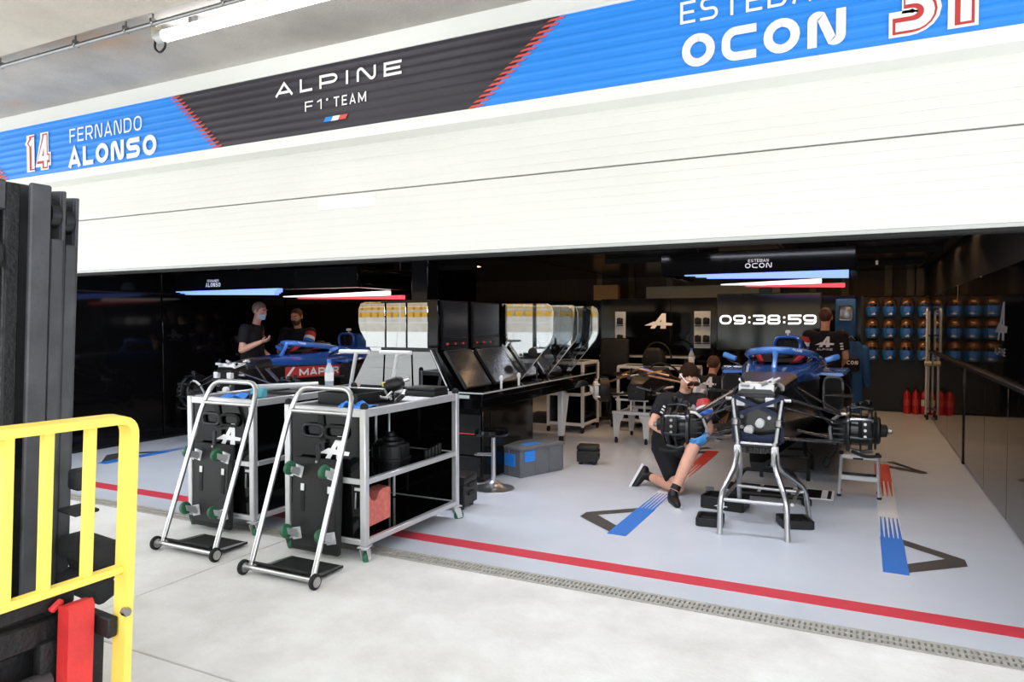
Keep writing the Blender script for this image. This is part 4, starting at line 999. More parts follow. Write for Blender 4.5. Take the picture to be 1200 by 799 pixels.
# acrylic dividers
for y, left in ((1.40, 0), (2.15, 0), (2.88, 0), (.3, 1)):
    if not left: poly = [(-.1, .87), (.55, .87), (.87, 1.28), (.9, 1.36), (.9, 1.62), (.88, 1.68), (.83, 1.71), (-.1, 1.71)]
    else: poly = [(-.36, .9), (-.58, 1.13), (-.78, 1.42), (-.80, 1.5), (-.80, 1.64), (-.77, 1.70), (-.72, 1.715), (-.36, 1.715)]
    rk = 0. if left else .23
    MB().prism(poly, lambda u, v: (u, y+rk*(u-.33), v), (0, .012, 0)).build('divider', 'divider' if not left else 'mirror_panel', isl)
    if not left: MB().tube([(u, y+rk*(u-.33)-.002, v) for u, v in poly[1:7]], .005, 6).build('divider_rim', 'alu', isl)
for y in (.55, .95): # desk microphones
    MB().cyl((.76, y, .85), (.76, y, .93), .012, n=10).lathe((.76, y, .93), (0, 0, 1), [(.018, 0), (.022, .02), (.014, .045), (.004, .05)], 12).build('desk_microphone', 'alu_white', isl)
hd = thing('headset', 'round black headset hung on a stand on the desk island', 'headset', (-3.3, 7.25, .85))
MB().tube([(.02, .11*math.cos(a), .33+.12*math.sin(a)) for a in [PI*i/14 for i in range(15)]], .012, 8).build('band', 'black', hd)
for s in (-1, 1): MB().lathe((.02, s*.1, .32), (0, s, 0), [(.02, 0), (.05, 0), (.055, .02), (.04, .04), (.01, .045)], 16).build('ear_cup', 'rubber', hd)
MB().cyl((.02, 0, .0), (.02, 0, .45), .01, n=8).cyl((.02, 0, 0), (.02, 0, .012), .06, n=16).build('stand', 'dark_metal', hd)
# chair beyond the island
ch = thing('office_chair', 'black high backed chair at the far end of the desk island', 'chair', (-3.3, 9.95, 0), .1)
MB().box((0, .22, .98), (.44, .07, .58), RX(-.12), .05, 3).build('backrest', 'matte_black', ch)
MB().box((0, 0, .48), (.46, .46, .08), None, .03, 2).build('seat', 'matte_black', ch)
MB().cyl((0, 0, .1), (0, 0, .45), .03).build('gas_column', 'dark_metal', ch)
for s in (-1, 1): MB().tube(rnd([(s*.25, .1, .5), (s*.27, .1, .72), (s*.27, -.15, .72)], .04), .015, 8).build('armrest', 'black', ch)
for k in range(5): a = 2*PI*k/5; MB().tube([(0, 0, .1), (.28*math.cos(a), .28*math.sin(a), .06)], .02, 8).build('base_leg', 'black', ch); 
for k in range(5): a = 2*PI*k/5; MB().cyl((.28*math.cos(a), .28*math.sin(a)-.015, .03), (.28*math.cos(a), .28*math.sin(a)+.015, .03), .03, n=12).build('castor', 'rubber', ch)
# stool
so_ = thing('bar_stool', 'chrome stool pole with round black base beside the desk island', 'stool', (-2.97, 5.62, 0))
MB().lathe((0, 0, 0), (0, 0, 1), [(.05, 0), (.19, 0), (.19, .008), (.12, .02), (.06, .045), (.035, .07), (.025, .08)], 32).build('base', 'chrome', so_)
MB().cyl((0, 0, .07), (0, 0, .48), .02, n=14).build('pole', 'chrome', so_)
MB().tube(rnd([(-.02, 0, .30), (-.17, -.05, .30), (-.19, .02, .30), (-.02, .05, .31)], .03), .008, 8).build('foot_rest', 'chrome', so_)
MB().lathe((-.02, 0, .475), (0, 0, 1), [(.1, 0), (.15, .01), (.16, .03), (.15, .06), (.05, .065)], 24).build('seat', 'panel_black', so_)
# grey crate
cr = thing('storage_crate', 'grey plastic crate with bright blue labels on the garage floor', 'crate', (-2.98, 6.44, 0), math.radians(69))
L_, W_, H_ = .62, .36, .29
MB().b2((-L_/2+.012, -W_/2+.012, 0), (L_/2-.012, W_/2-.012, H_-.02), .006).build('body', 'crate_grey', cr)
MB().b2((-L_/2, -W_/2, H_-.03), (L_/2, W_/2, H_), .01, 2).build('lid', 'crate_grey', cr)
for s in (-1, 1):
    for q in range(4): x = -L_/2+.02+q*(L_-.04)/3; MB().b2((x-.008, s*(W_/2-.012)-.008, .01), (x+.008, s*(W_/2-.012)+.008, H_-.03), .003).build('rib', 'crate_grey', cr)
    for q in range(3): y = -W_/2+.02+q*(W_-.04)/2; MB().b2((s*(L_/2-.012)-.008, y-.008, .01), (s*(L_/2-.012)+.008, y+.008, H_-.03), .003).build('rib', 'crate_grey', cr)
MB().b2((-.25, -W_/2+.002, .15), (-.11, -W_/2+.012, .25)).build('label_sheet', 'label_blue', cr); MB().b2((-L_/2+.002, -.09, .1), (-L_/2+.012, .05, .22)).build('label_sheet', 'label_blue', cr)
MB().b2((-.14, -.1, H_), (.08, .02, H_+.001)).build('label_sheet', 'label_blue', cr)
def case(loc, w, l, h, rz, label):
    t = thing('flight_case', label, 'case', loc, rz)
    MB().b2((-w/2, -l/2, .03), (w/2, l/2, h*.75), .008).build('body', 'black', t); MB().b2((-w/2, -l/2, h*.76), (w/2, l/2, h), .012, 2).build('lid', 'black', t)
    for x in (-1, 1):
        for y in (-1, 1): MB().cyl((x*(w/2-.04), y*(l/2-.04), 0), (x*(w/2-.04), y*(l/2-.04), .035), .02, n=10).build('foot', 'dark_metal', t)
    for z in (.4, .65): MB().b2((w/2-.01, -l*.2, h*z), (w/2+.012, l*.2, h*z+.03), .004).build('catch', 'rubber', t)
    return t
case((-2.98, 4.95, 0), .3, .26, .27, .1, 'black flight case on feet in front of the stool')
case((-2.6, 7.08, 0), .22, .2, .2, .2, 'small black case on the floor just behind the grey crate')
mt_ = thing('mat_block', 'black low floor block with green label at the rear', 'box', (-4.08, 9.8, 0))
MB().box((0, 0, .065), (.85, .4, .13), None, .015, 2).build('block', 'rubber', mt_); MB().b2((.2, -.1, .13), (.33, .0, .132)).build('label_sheet', 'green_wheel', mt_)

# ================================================================ GEARBOX ON ITS STAND
gb = thing('gearbox_stand', 'aluminium arched stand on castors under the gearbox assembly', 'stand', (-2.55, 8.8, 0))
for sx in (-1, 1):
    for sy in (-1, 1):
        x = sx*.19; y = sy*.33
        MB().prism([(-.03, .06), (.03, .06), (.045, .25), (.09, .33), (.09, .36), (-.05, .36)], lambda u, v: (x - sx*u, y, v), (0, -sy*.02, 0)).build('leg', 'alu', gb)
        o = MB().box((x, y, .06), (.03, .03, .03), None, .004).build('castor_fork', 'dark_metal', gb)
        MB().cyl((x-.012, y, .03), (x+.012, y, .03), .03, n=14).build('wheel', 'rubber', o)
    MB().b2((sx*.19-.03, -.34, .35), (sx*.19+.03, .34, .38), .004).build('side_rail', 'alu', gb)
for y in (-.33, .33): MB().b2((-.24, y-.02, .36), (.24, y+.02, .40), .004).build('end_rail', 'alu', gb)
for x, y in ((-.15, -.33), (.17, -.33), (0, -.33), (-.15, .3), (.17, .3)): MB().b2((x-.012, y-.012, .40), (x+.012, y+.012, .54), .003).build('stub_post', 'alu', gb)
MB().b2((-.2, -.345, .53), (.22, -.32, .555), .003).build('upper_bar', 'alu', gb)
gx_ = thing('gearbox', 'gearbox and rear suspension assembly with gold toned arms on aluminium stand', 'gearbox', (-2.45, 8.75, .555))
MB().loft([[V((x, y, z)) for x, z in ((-w, 0), (w, 0), (w*1.1, h*.5), (w*.7, h), (-w*.7, h), (-w*1.1, h*.5))] for y, w, h in ((-.4, .1, .2), (-.2, .16, .26), (.2, .2, .32), (.5, .24, .36))]).build('casing', 'dark_metal', gx_)
r = random.Random(11)
for k in range(26):
    a = V((r.uniform(-.25, .3), r.uniform(-.42, .1), r.uniform(.05, .34))); b = a + V((r.uniform(-.18, .18), r.uniform(-.12, .12), r.uniform(-.06, .08)))
    MB().cyl(a, b, r.uniform(.008, .024), n=8).build('fitting', ['dark_metal', 'black', 'gold_metal', 'steel', 'alu_white', 'cap_blue'][k % 6 if k % 12 != 5 else 1], gx_)
for s in (-1, 1):
    H = V((s*.52, -.2, .09)) if s < 0 else V((.65, -.1, .1))
    for a in ((s*.12, -.3, .3), (s*.15, .2, .32), (s*.12, -.25, .06), (s*.12, .25, .05)):
        MB().tube([a, H + V((-s*.08, 0, .1 if a[2] > .2 else -.06))], .012, 8).build('suspension_arm', 'gold_metal' if a[2] > .2 and a[1] < 0 else 'dark_metal', gx_)
    ax = V((s, -.5, 0)).normalized()
    o = MB().lathe(H-ax*.1, ax, [(.05, 0), (.14, 0), (.15, .02), (.15, .12), (.12, .14), (.05, .15)], 28).build('brake_corner', 'black', gx_)
    MB().lathe(H+ax*.04, ax, [(.1, 0), (.115, .005), (.115, .05), (.09, .06), (.05, .065), (.045, .1), (.02, .105)], 24).build('hub', 'alu_white', o)
    MB().lathe(H+ax*.11, ax, [(.045, 0), (.045, .03), (.02, .035)], 16).build('wheel_nut', 'gold_metal', o)
    for k in range(5): a = k*1.25; u, w = MB().frame(ax); MB().cyl(H+ax*.02+u*(.13*math.cos(a))+w*(.13*math.sin(a)), H+ax*.07+u*(.13*math.cos(a))+w*(.13*math.sin(a)), .014, n=8).build('bolt', 'chrome', o)
MB().tube(rnd([(.05, -.1, .33), (.15, -.1, .45), (.35, -.05, .42), (.55, 0, .2)], .15), .012, 8).build('hose', 'rubber', gx_)
MB().tube([(-.3, -.2, .28), (0, -.3, .38), (.35, -.2, .3)], .012, 8).build('rear_beam', 'gold_metal', gx_)

# ================================================================ REAR CARTS, SCREENS, HELMETS
def rear_cart(loc, w, l, h, label, rz=0.):
    t = thing('tool_cart', label, 'cart', loc, rz)
    for x in (-1, 1):
        for y in (-1, 1):
            MB().b2((x*w/2-.02, y*l/2-.02, .08), (x*w/2+.02, y*l/2+.02, h), .006).build('post', 'alu_white', t)
            MB().cyl((x*w/2-.012, y*l/2, .04), (x*w/2+.012, y*l/2, .04), .04, n=14).build('castor', 'rubber', t)
    for z in (.12, h*.55, h): 
        for y in (-1, 1): MB().b2((-w/2, y*l/2-.018, z-.02), (w/2, y*l/2+.018, z+.02), .004).build('rail', 'alu_white', t)
        for x in (-1, 1): MB().b2((x*w/2-.018, -l/2, z-.02), (x*w/2+.018, l/2, z+.02), .004).build('rail', 'alu_white', t)
        MB().b2((-w/2, -l/2, z-.005), (w/2, l/2, z+.01)).build('shelf', 'black', t)
    MB().b2((-w/2+.02, -l/2+.0, .12), (w/2-.02, -l/2+.01, h-.03)).build('front_panel', 'panel_black', t)
    MB().b2((w/2-.01, -l/2+.02, .12), (w/2, l/2-.02, h-.03)).build('side_panel', 'panel_black', t)
    return t
rear_cart((-2.58, 9.95, 0), 1.06, .5, .87, 'white framed tool cart behind the gearbox assembly')
c2_ = rear_cart((-3.62, 9.25, 0), .5, .6, .95, 'white framed tool cart with small white logo behind the desk island', .0)
m = MB(); logo(m, lambda u, v: (.255, -.12+u, .62+v), .2, .16); m.build('logo', 'white_print', c2_, 0)
bottle((-2.12, 9.9, .88), 'clear water bottle with blue cap on the cart behind the kneeling mechanic', 1.2)
bg_ = thing('tool_bag', 'black upright tool bag on the cart behind the gearbox', 'bag', (-2.65, 9.9, .88))
MB().loft([[V((x, y, z)) for x, y in rrect(-w, -l, w, l, .04, 3)] for w, l, z in ((.14, .1, 0), (.16, .11, .1), (.12, .09, .22), (.08, .05, .26))]).build('body', 'matte_black', bg_)
MB().tube([(.05+.2*math.cos(a), 0, .1+.24*math.sin(a)) for a in [PI*i/12 for i in range(13)]], .012, 8).build('strap', 'rubber', bg_)
# shelf along the partition with small gear
shf = thing('wall_shelf', 'long black shelf with light front edge along the partition wall', 'shelf', (-2.9, 10.45, .98))
MB().b2((-.7, -.15, 0), (.75, .19, .03), .004).build('board', 'black', shf); MB().b2((-.7, -.16, .0), (.75, -.15, .03)).build('front_edge', 'plate_grey', shf)
for x in (-.6, .6): MB().b2((x-.02, -.1, -.98), (x+.02, .15, 0), .004).build('support', 'black', shf)
for k, (x, w, lb) in enumerate(((-3.38, .17, 'left grey tool board with black brackets on the partition wall'), (-2.12, .24, 'grey tool board with black brackets beside the timing screen'))):
    t = thing('tool_board', lb, 'tool board', (x, 10.64, 1.12))
    MB().b2((-w/2, -.012, 0), (w/2, 0, .55), .003).build('board', 'plate_grey', t)
    for q in range(2 if k == 0 else 4):
        cx = 0 if k == 0 else (-.06 + .12*(q % 2)); cz = .14 + .26*(q if k == 0 else q//2)
        b_ = MB().box((cx, -.035, cz), (.09, .05, .10), None, .012, 2).build('bracket', 'rubber', t)
        MB().cyl((cx, -.06, cz+.03), (cx, -.075, cz+.03), .03, n=12).build('knob', 'black', b_)
        MB().b2((cx-.05, -.05, cz-.075), (cx+.05, -.02, cz-.06), .003).build('hook', 'dark_metal', b_)
tv = thing('timing_screen', 'large black wall screen showing the time 09:38:59', 'screen', (-1.2, 10.56, 1.1))
MB().b2((-.70, 0, 0), (.70, .07, .82), .006).build('bezel', 'black', tv); MB().b2((-.685, -.004, .015), (.685, .002, .805)).build('glass', 'screen', tv)
m = MB(); text(m, '09:38:59', lambda u, v: (-.66+u, -.007, .375+v), 1.30, .135, .2, 1.0, .12, {':': .35}); m.build('clock_digits', 'digit_led', tv, 0)
MB().b2((-.12, .02, .82), (.05, .06, .9), .004).build('camera_box', 'black', tv)
# helmets
hk = thing('helmet_rack', 'black back panel carrying twelve pit crew helmets', 'rack', (.5, YB-.01, 0))
MB().b2((-.5, -.03, .02), (.46, 0, 1.93), .004).build('panel', 'black', hk)
for x in (-.5, .46): MB().b2((x-.02, -.05, 0), (x+.02, 0, 1.95), .004).build('frame_post', 'dark_metal', hk)
rown = ['top', 'middle', 'bottom']; coln = ['leftmost', 'second', 'third', 'rightmost']
for j in range(3):
    for i in range(4):
        t = thing('crew_helmet', f'{coln[i]} blue pit crew helmet in the {rown[j]} row of the rack', 'helmet', (.15+i*.255, YB-.17, 1.67-j*.36), (.3 - .2*i) * .3, 'pit crew helmets on the rack')
        MB().loft([[V((.105*k*math.cos(a), -.03+.115*k*math.sin(a), z)) for a in [2*PI*q/20 for q in range(20)]] for k, z in ((.7, -.07), (.85, -.05), (.98, 0), (1., .05), (1., .10))]).build('chin_shell', 'helmet_blue', t)
        MB().loft([[V((.106*k*math.cos(a), -.03+.118*k*math.sin(a), z)) for a in [2*PI*q/20 for q in range(20)]] for k, z in ((1., .10), (.99, .15), (.9, .20), (.7, .235), (.35, .255), (.05, .26))]).build('crown', 'visor', t)
        MB().lathe((0, -.142, .045), (0, -1, 0), [(.055, 0), (.05, .012), (.03, .014)], 16).build('vent_disc', 'cap_blue', t)
        MB().box((.0, -.145, .125), (.1, .02, .05), None, .01, 2).build('visor_strip', 'lens_dark', t)
        m = MB(); logo(m, lambda u, v: (-.035+u, -.158, -.04+v), .08, .04); m.build('logo', 'white_print', t, 0)
        MB().cyl((0, .08, .1), (0, .14, .12), .012, n=8).build('hook', 'steel', t)
for i in range(3):
    t = thing('fire_extinguisher', f'{["left", "middle", "right"][i]} one of three red fire extinguishers under the helmet rack', 'fire extinguisher', (.68+i*.125, YB-.2, 0), .4*i, 'fire extinguishers')
    MB().lathe((0, 0, 0), (0, 0, 1), [(.045, 0), (.055, .01), (.055, .31), (.045, .35), (.018, .38), (.018, .40)], 20).build('cylinder', 'ext_red', t)
    MB().lathe((0, 0, .14), (0, 0, 1), [(.0552, 0), (.0558, .002), (.0558, .1), (.0552, .102)], 20).build('paper_label', 'cream' if i == 2 else 'dark_red_print', t)
    MB().box((0, -.02, .42), (.022, .09, .022), RX(.2), .005).cyl((0, 0, .39), (0, 0, .42), .014, n=8).build('valve_handle', 'black', t)
    MB().tube(rnd([(0, .02, .41), (.06, .02, .38), (.065, .0, .15)], .04), .01, 6).build('hose', 'rubber', t)
rt = thing('rail_trolley', 'white tubular rail trolley standing by the right wall', 'trolley', (.90, 12.75, 0))
MB().tube(rnd([(0, -.15, .08), (0, -.15, 1.72), (.05, .15, 1.72), (.05, .15, .08)], .06), .02, 10).build('frame', 'alu', rt)
for z in (.15, .85, 1.3): MB().cyl((0, -.15, z), (.05, .15, z), .016, n=8).build('rung', 'alu_white', rt)
MB().cyl((-.03, -.17, .87), (.06, -.17, .87), .04, n=12).build('roll', 'cream', rt)
for y in (-.15, .15): MB().cyl((.0, y, .04), (.03, y, .04), .04, n=14).build('castor', 'rubber', rt)
# driver kit beside the screen
bp = thing('blue_banner_panel', 'glossy blue panel hanging right of the timing screen', 'panel', (-.2, 10.45, 1.3))
MB().box((0, 0, .26), (.25, .05, .52), None, .03, 3).build('panel', 'suit_blue', bp); MB().box((0, -.028, .33), (.17, .01, .2), None, .03, 2).build('glossy_window', 'steel', bp)
su = thing('race_suit', 'blue race suit hanging below the blue panel', 'suit', (-.13, 10.4, .3))
MB().loft([[V((x, y, z)) for x, y in rrect(-w, -.06, w, .06, .05, 3)] for w, z in ((.13, 0), (.15, .3), (.14, .55), (.17, .85), (.1, .95))]).build('body', 'suit_blue', su)
MB().b2((-.02, .06, -.3), (.02, .1, 1.05), .004).b2((-.15, -.1, -.3), (.15, .2, -.28), .004).build('garment_stand', 'dark_metal', su)
for s in (-1, 1): MB().cap((s*.16, 0, .85), (s*.2, -.02, .4), .06, .045, 10).build('sleeve', 'suit_blue', su)
MB().tube(rnd([(-.05, 0, .97), (0, 0, 1.03), (.05, 0, .97)], .02), .008, 6).build('hanger_hook', 'steel', su)
hbag = thing('kit_bag', 'black kit bag with white lettering beside the standing mechanic', 'bag', (-.13, 10.15, .86))
MB().box((0, 0, .1), (.22, .12, .2), None, .04, 3).build('body', 'matte_black', hbag)
m = MB(); text(m, 'OCON', lambda u, v: (-.09+u, -.063, .1+v), .18, .05, .22); m.build('lettering', 'white_print', hbag, 0)
MB().cyl((0, .02, 0), (0, .02, -.86), .02, n=8).build('stand', 'dark_metal', hbag)
# ================================================================ LIGHT GANTRIES
def gantry(label, name1, name2, x0, x1, y0, ya, xa0, xa1, yb, xb0, xb1, tz, z1, z2, tx):
    t = thing('light_gantry', label, 'overhead sign', (0, 0, 0))
    MB().b2((x0, y0, tz), (x1, y0+.06, tz+.24), .006).build('front_fascia', 'gloss_black', t)
    MB().b2((x0, y0+.06, tz+.2), (x1, yb+.1, tz+.24), .006).build('canopy', 'panel_black', t)
    m = MB(); text(m, name1, lambda u, v: (tx-.1+u, y0-.004, tz+.115+v), .2, .03, .16); m.build('lettering', 'white_print', t, 0)
    m = MB(); text(m, name2, lambda u, v: (tx-.13+u, y0-.004, tz+.055+v), .26, .05, .2); m.build('lettering', 'white_print', t, 0)
    def bar(xa, xb, y, z, mt, w0, w1, nm):
        MB()._add([V((xa, y-.02, z)), V((xb, y-.02, z-w0)), V((xb, y-.02, z+w1)), V((xa, y-.02, z+.01)), V((xa, y+.05, z)), V((xb, y+.05, z-w0)), V((xb, y+.05, z+w1)), V((xa, y+.05, z+.01))],
              [(0, 1, 2, 3), (7, 6, 5, 4), (0, 4, 5, 1), (1, 5, 6, 2), (2, 6, 7, 3), (3, 7, 4, 0)]).build(nm, mt, t)
    for k in range(3): bar(xa0+.12*k, xa1, ya-.03*k, z1-.018*k, 'light_blue_led', .028, .016, 'blue_light_bar')
    bar(xb0, xb1-.25, yb, z2, 'light_white_led', .03, .05, 'white_light_bar')
    bar(xb0+.3, xb1, yb-.05, z2-.03, 'light_red_led', .03, .02, 'red_light_bar')
    for x in (x0+.1, x1-.1): MB().cyl((x, yb, tz+.24), (x, yb, 2.45), .01, n=8).build('hanger_rod', 'black', t)
    for x in (x0+.02, x1-.02): MB().b2((x-.03, y0+.06, tz+.0), (x+.03, yb, tz+.05), .004).build('side_beam', 'panel_black', t)
gantry('black overhead sign reading ESTEBAN OCON with blue and red light bars', 'ESTEBAN', 'OCON', -1.95, -.06, 7.55, 7.5, -1.68, -.12, 9., -1.57, -.18, 2.0, 1.99, 1.965, -.95)
gantry('black overhead sign reading FERNANDO ALONSO with blue and red light bars', 'FERNANDO', 'ALONSO', -7.95, -5.0, 6.25, 6.2, -7.84, -6.1, 7.2, -7.0, -5.03, 1.89, 1.885, 1.845, -7.25)
cb = thing('hanging_cable', 'thin black cable with small plug hanging from the ceiling', 'cable', (.15, 9.5, 2.44))
MB().cyl((0, 0, 0), (0, 0, -.2), .006, n=6).build('cord', 'rubber', cb); MB().cyl((0, 0, -.25), (0, 0, -.2), .014, n=8).build('plug', 'alu_white', cb)
bxx = put('cardboard_box', MB().box((-4.6, 13.58, 2.1), (.5, .2, .3), RZ(.1), .005), 'tan_box', 'tan cardboard box on top of the rear wall', 'box')
# ================================================================ PEOPLE
def remeshed(mb, name, mt, parent, voxel, sm=3, label=None):
    o = mb.build(name+'_raw', mt)
    a = o.modifiers.new('r', 'REMESH'); a.mode = 'VOXEL'; a.voxel_size = voxel
    b = o.modifiers.new('s', 'SMOOTH'); b.iterations = sm; b.factor = .5
    dg = bpy.context.evaluated_depsgraph_get(); dg.update()
    me = bpy.data.meshes.new_from_object(o.evaluated_get(dg)); bpy.data.objects.remove(o)
    me.name = name
    for p in me.polygons: p.use_smooth = True
    if not me.materials: me.materials.append(MATS[mt])
    n = bpy.data.objects.new(name, me); COL.objects.link(n); n.parent = parent
    if label: n['label'] = label
    return n
def hand(m, wr, d, nrm, curl=.8, s=1.):
    """palm + five separate fingers; d = direction of the palm, nrm = palm normal (towards which fingers curl)"""
    wr = V(wr); d = V(d).normalized(); nrm = V(nrm); nrm = (nrm - d*nrm.dot(d)).normalized(); side = d.cross(nrm).normalized()
    R = Matrix((side, d, nrm)).transposed()
    m.ell(wr + d*.045*s, (.040*s, .052*s, .019*s), R, 12, 7)
    for k, L in enumerate((.066, .076, .071, .055)):
        b = wr + d*.078*s + side*((k-1.5)*-.021*s)
        a1 = curl*.6; p1 = b + (d*math.cos(a1) + nrm*math.sin(a1))*L*.5*s
        a2 = curl*1.5; p2 = p1 + (d*math.cos(a2) + nrm*math.sin(a2))*L*.5*s
        m.cap(b - d*.02, p1, .0095*s, .0088*s, 8); m.cap(p1, p2, .0088*s, .0075*s, 8)
    tb = wr + d*.02*s + side*.034*s
    t1 = tb + (d*.7 + side*.6 + nrm*.4).normalized()*.035*s; t2 = t1 + (d*.85 + nrm*.5*curl).normalized()*.032*s
    m.cap(tb - side*.01, t1, .012*s, .0105*s, 8); m.cap(t1, t2, .0105*s, .009*s, 8)
def person(label, loc, J, hf, hu, hair='hair_dark', skin='skin', vox=.009, gl=(), shorts=True, curl=.8, hands=None, beard=None, mask=False, glasses=False, hidden_face=False, sleeve=True, back_logo=False, headc=None):
    """J: joints in world axes relative to loc. hf / hu = head forward and up"""
    t = thing('person', label, 'person', loc)
    J = {k: V(v) for k, v in J.items()}
    pel, chest, neck = J['pel'], J['chest'], J['neck']
    across = (J['shR'] - J['shL']).normalized(); hipx = (J['hpR'] - J['hpL']).normalized()
    B = MB(); S = MB(); T = MB()
    for s in (-1, 1):
        B.cap(chest + across*.075*s, pel + hipx*.06*s, .095, .10, 14)
        S.cap(chest + across*.078*s, pel + hipx*.072*s, .115, .118, 16)
    mid_ = (chest+pel)/2
    B.ell(mid_, (.11, .1, .13), None); S.ell(mid_, (.13, .125, .15), None)
    B.cap(chest, neck, .09, .055, 14); B.cap(neck, neck + (headc - neck)*.75 if headc else neck + V((0, 0, .08)), .053, .05, 14)
    S.cap(chest, chest.lerp(neck, .75), .115, .075, 14)
    for q in 'LR':
        sh, el, wr, hp, kn, an, to = (J[k+q] for k in ('sh', 'el', 'wr', 'hp', 'kn', 'an', 'to'))
        B.cap(chest, sh, .085, .058, 12); B.cap(sh, el, .052, .041, 12); B.cap(el, el.lerp(wr, .35), .041, .043, 12); B.cap(el.lerp(wr, .35), wr, .043, .027, 12)
        S.cap(chest.lerp(neck, .25), sh, .095, .078, 14); S.cap(sh, sh.lerp(el, .66), .077, .07, 14, flat1=True)
        B.cap(hp, kn, .085, .056, 14); B.cap(kn, kn.lerp(an, .35), .053, .055, 12); B.cap(kn.lerp(an, .35), an, .055, .034, 12); B.ell(kn, (.056, .056, .056))
        T.cap(pel, hp, .135, .115, 14)
        if shorts: T.cap(hp, hp.lerp(kn, .82), .112, .09, 16, flat1=True)
        else: T.cap(hp, kn, .11, .08, 14); T.cap(kn, an, .078, .06, 14, flat1=True)
        hd = (hands or {}).get(q)
        d = (wr-el).normalized() if not hd else V(hd[0]); nn = V((0, 0, -1)) if not hd else V(hd[1])
        if q in gl:
            G = MB(); hand(G, wr, d, nn, curl, 1.12); G.cap(wr.lerp(el, .2), wr + d*.02, .036, .034, 12, flat0=True); remeshed(G, 'glove', 'glove_blue', t, .006, 1)
        hand(B, wr, d, nn, curl, 1.0)
        # shoe
        sole_n = V(J.get('sn'+q, (0, 0, -1))).normalized(); f = (to-an); f = (f - sole_n*f.dot(sole_n)).normalized(); sd = f.cross(sole_n).normalized()
        Rm = Matrix((sd, f, sole_n*-1)).transposed()
        K = MB(); ab = an + sole_n*.045
        K.cap(ab - f*.035, ab + f*.06, .042, .042, 12); K.cap(ab + f*.06, ab + f*.16 + sole_n*.008, .043, .030, 12); K.cap(an - f*.0, ab, .045, .048, 12)
        remeshed(K, 'shoe', 'black', t, .009, 2)
        SO = MB(); pol = [(u*w_, v) for u, w_, v in ((-1, .034, -.07), (1, .034, -.07), (1, .042, -.03), (1, .036, .04), (1, .045, .12), (1, .036, .18), (1, .015, .205), (-1, .015, .205), (-1, .036, .18), (-1, .045, .12), (-1, .036, .04), (-1, .042, -.03))]
        SO.prism(pol, lambda u, v: ab + sd*u + f*v + sole_n*.028, sole_n*.022); SO.build('shoe_sole', 'alu_white', t)
        so2 = MB().cap(an + (kn-an).normalized()*.03, an + (kn-an).normalized()*.075, .042, .041, 12, flat1=True, flat0=True).build('sock', 'black', t) if shorts else None
    # head
    hf = V(hf).normalized(); hu = V(hu); hu = (hu - hf*hu.dot(hf)).normalized(); hr_ = hf.cross(hu)
    Rh = Matrix((hr_, hf, hu)).transposed(); hc = headc if headc else neck + V((0, 0, .16))
    def hp3(x, y, z): return hc + Rh @ V((x, y, z))
    B.ell(hp3(0, -.008, .03), (.074, .093, .086), Rh, 18, 12); B.ell(hp3(0, .028, -.045), (.056, .062, .066), Rh, 16, 10)
    B.ell(hp3(0, .058, -.085), (.026, .024, .024), Rh, 10, 7)                         # chin
    B.cap(hp3(0, .085, .022), hp3(0, .108, -.018), .009, .0145, 8); B.ell(hp3(.012, .097, -.02), (.009, .01, .008), Rh, 8, 6); B.ell(hp3(-.012, .097, -.02), (.009, .01, .008), Rh, 8, 6)
    B.cap(hp3(-.038, .083, .035), hp3(.038, .083, .035), .011, .011, 8)              # brow
    B.cap(hp3(-.02, .085, -.052), hp3(.02, .085, -.052), .008, .008, 8)              # lips
    for s in (-1, 1): B.ell(hp3(s*.077, -.005, .0), (.010, .02, .032), Rh, 10, 8); B.ell(hp3(s*.038, .06, -.012), (.026, .026, .024), Rh, 10, 7)
    remeshed(B, 'body', skin, t, min(vox, .0075), 2)
    remeshed(S, 'shirt', 'tee', t, .013, 4); remeshed(T, 'shorts' if shorts else 'trousers', 'shorts', t, .013, 3)
    for s in (-1, 1):
        e = MB().ell(hp3(s*.032, .078, .012), (.013, .011, .009), Rh, 10, 7).build('eye', 'eye_white', t); MB().ell(hp3(s*.032, .086, .012), (.006, .005, .006), Rh, 8, 6).build('iris', 'hair_dark', e)
        MB().cap(hp3(s*.018, .094, .034), hp3(s*.048, .083, .034), .005, .004, 6).build('eyebrow', hair, t)
    # hair: shell cut along the hairline
    H = MB(); H.ell(hp3(0, -.012, .034), (.079, .0985, .092), Rh, 40, 30)
    Ri = Rh.transposed(); rr_ = random.Random(4)
    for v_ in H.bm.verts:
        q_ = Ri @ (v_.co - hc); k_ = 1 + .025*math.sin(q_.x*210 + q_.y*60)*math.cos(q_.y*150) + rr_.uniform(-.006, .012); v_.co = hc + Rh @ (V((0, -.012, .034)) + (q_ - V((0, -.012, .034)))*k_)
    def hairline(x, y):
        return .078 - .02*abs(x)/.07 if y > .055 else (.0 + (y-.02)/.035*.06 if y > .02 else (-.01 if y > -.03 else -.065))
    bmesh.ops.delete(H.bm, geom=[f for f in H.bm.faces if (lambda c_: c_.z < hairline(c_.x, c_.y))(Ri @ (f.calc_center_median() - hc))], context='FACES')
    ho = H.build('hair', hair, t); md = ho.modifiers.new('th', 'SOLIDIFY'); md.thickness = .012; md.offset = -1
    for s in (-1, 1): MB().box(hp3(s*.073, .015, .02), (.01, .03, .05), Rh, .004).build('sideburn', hair, t)
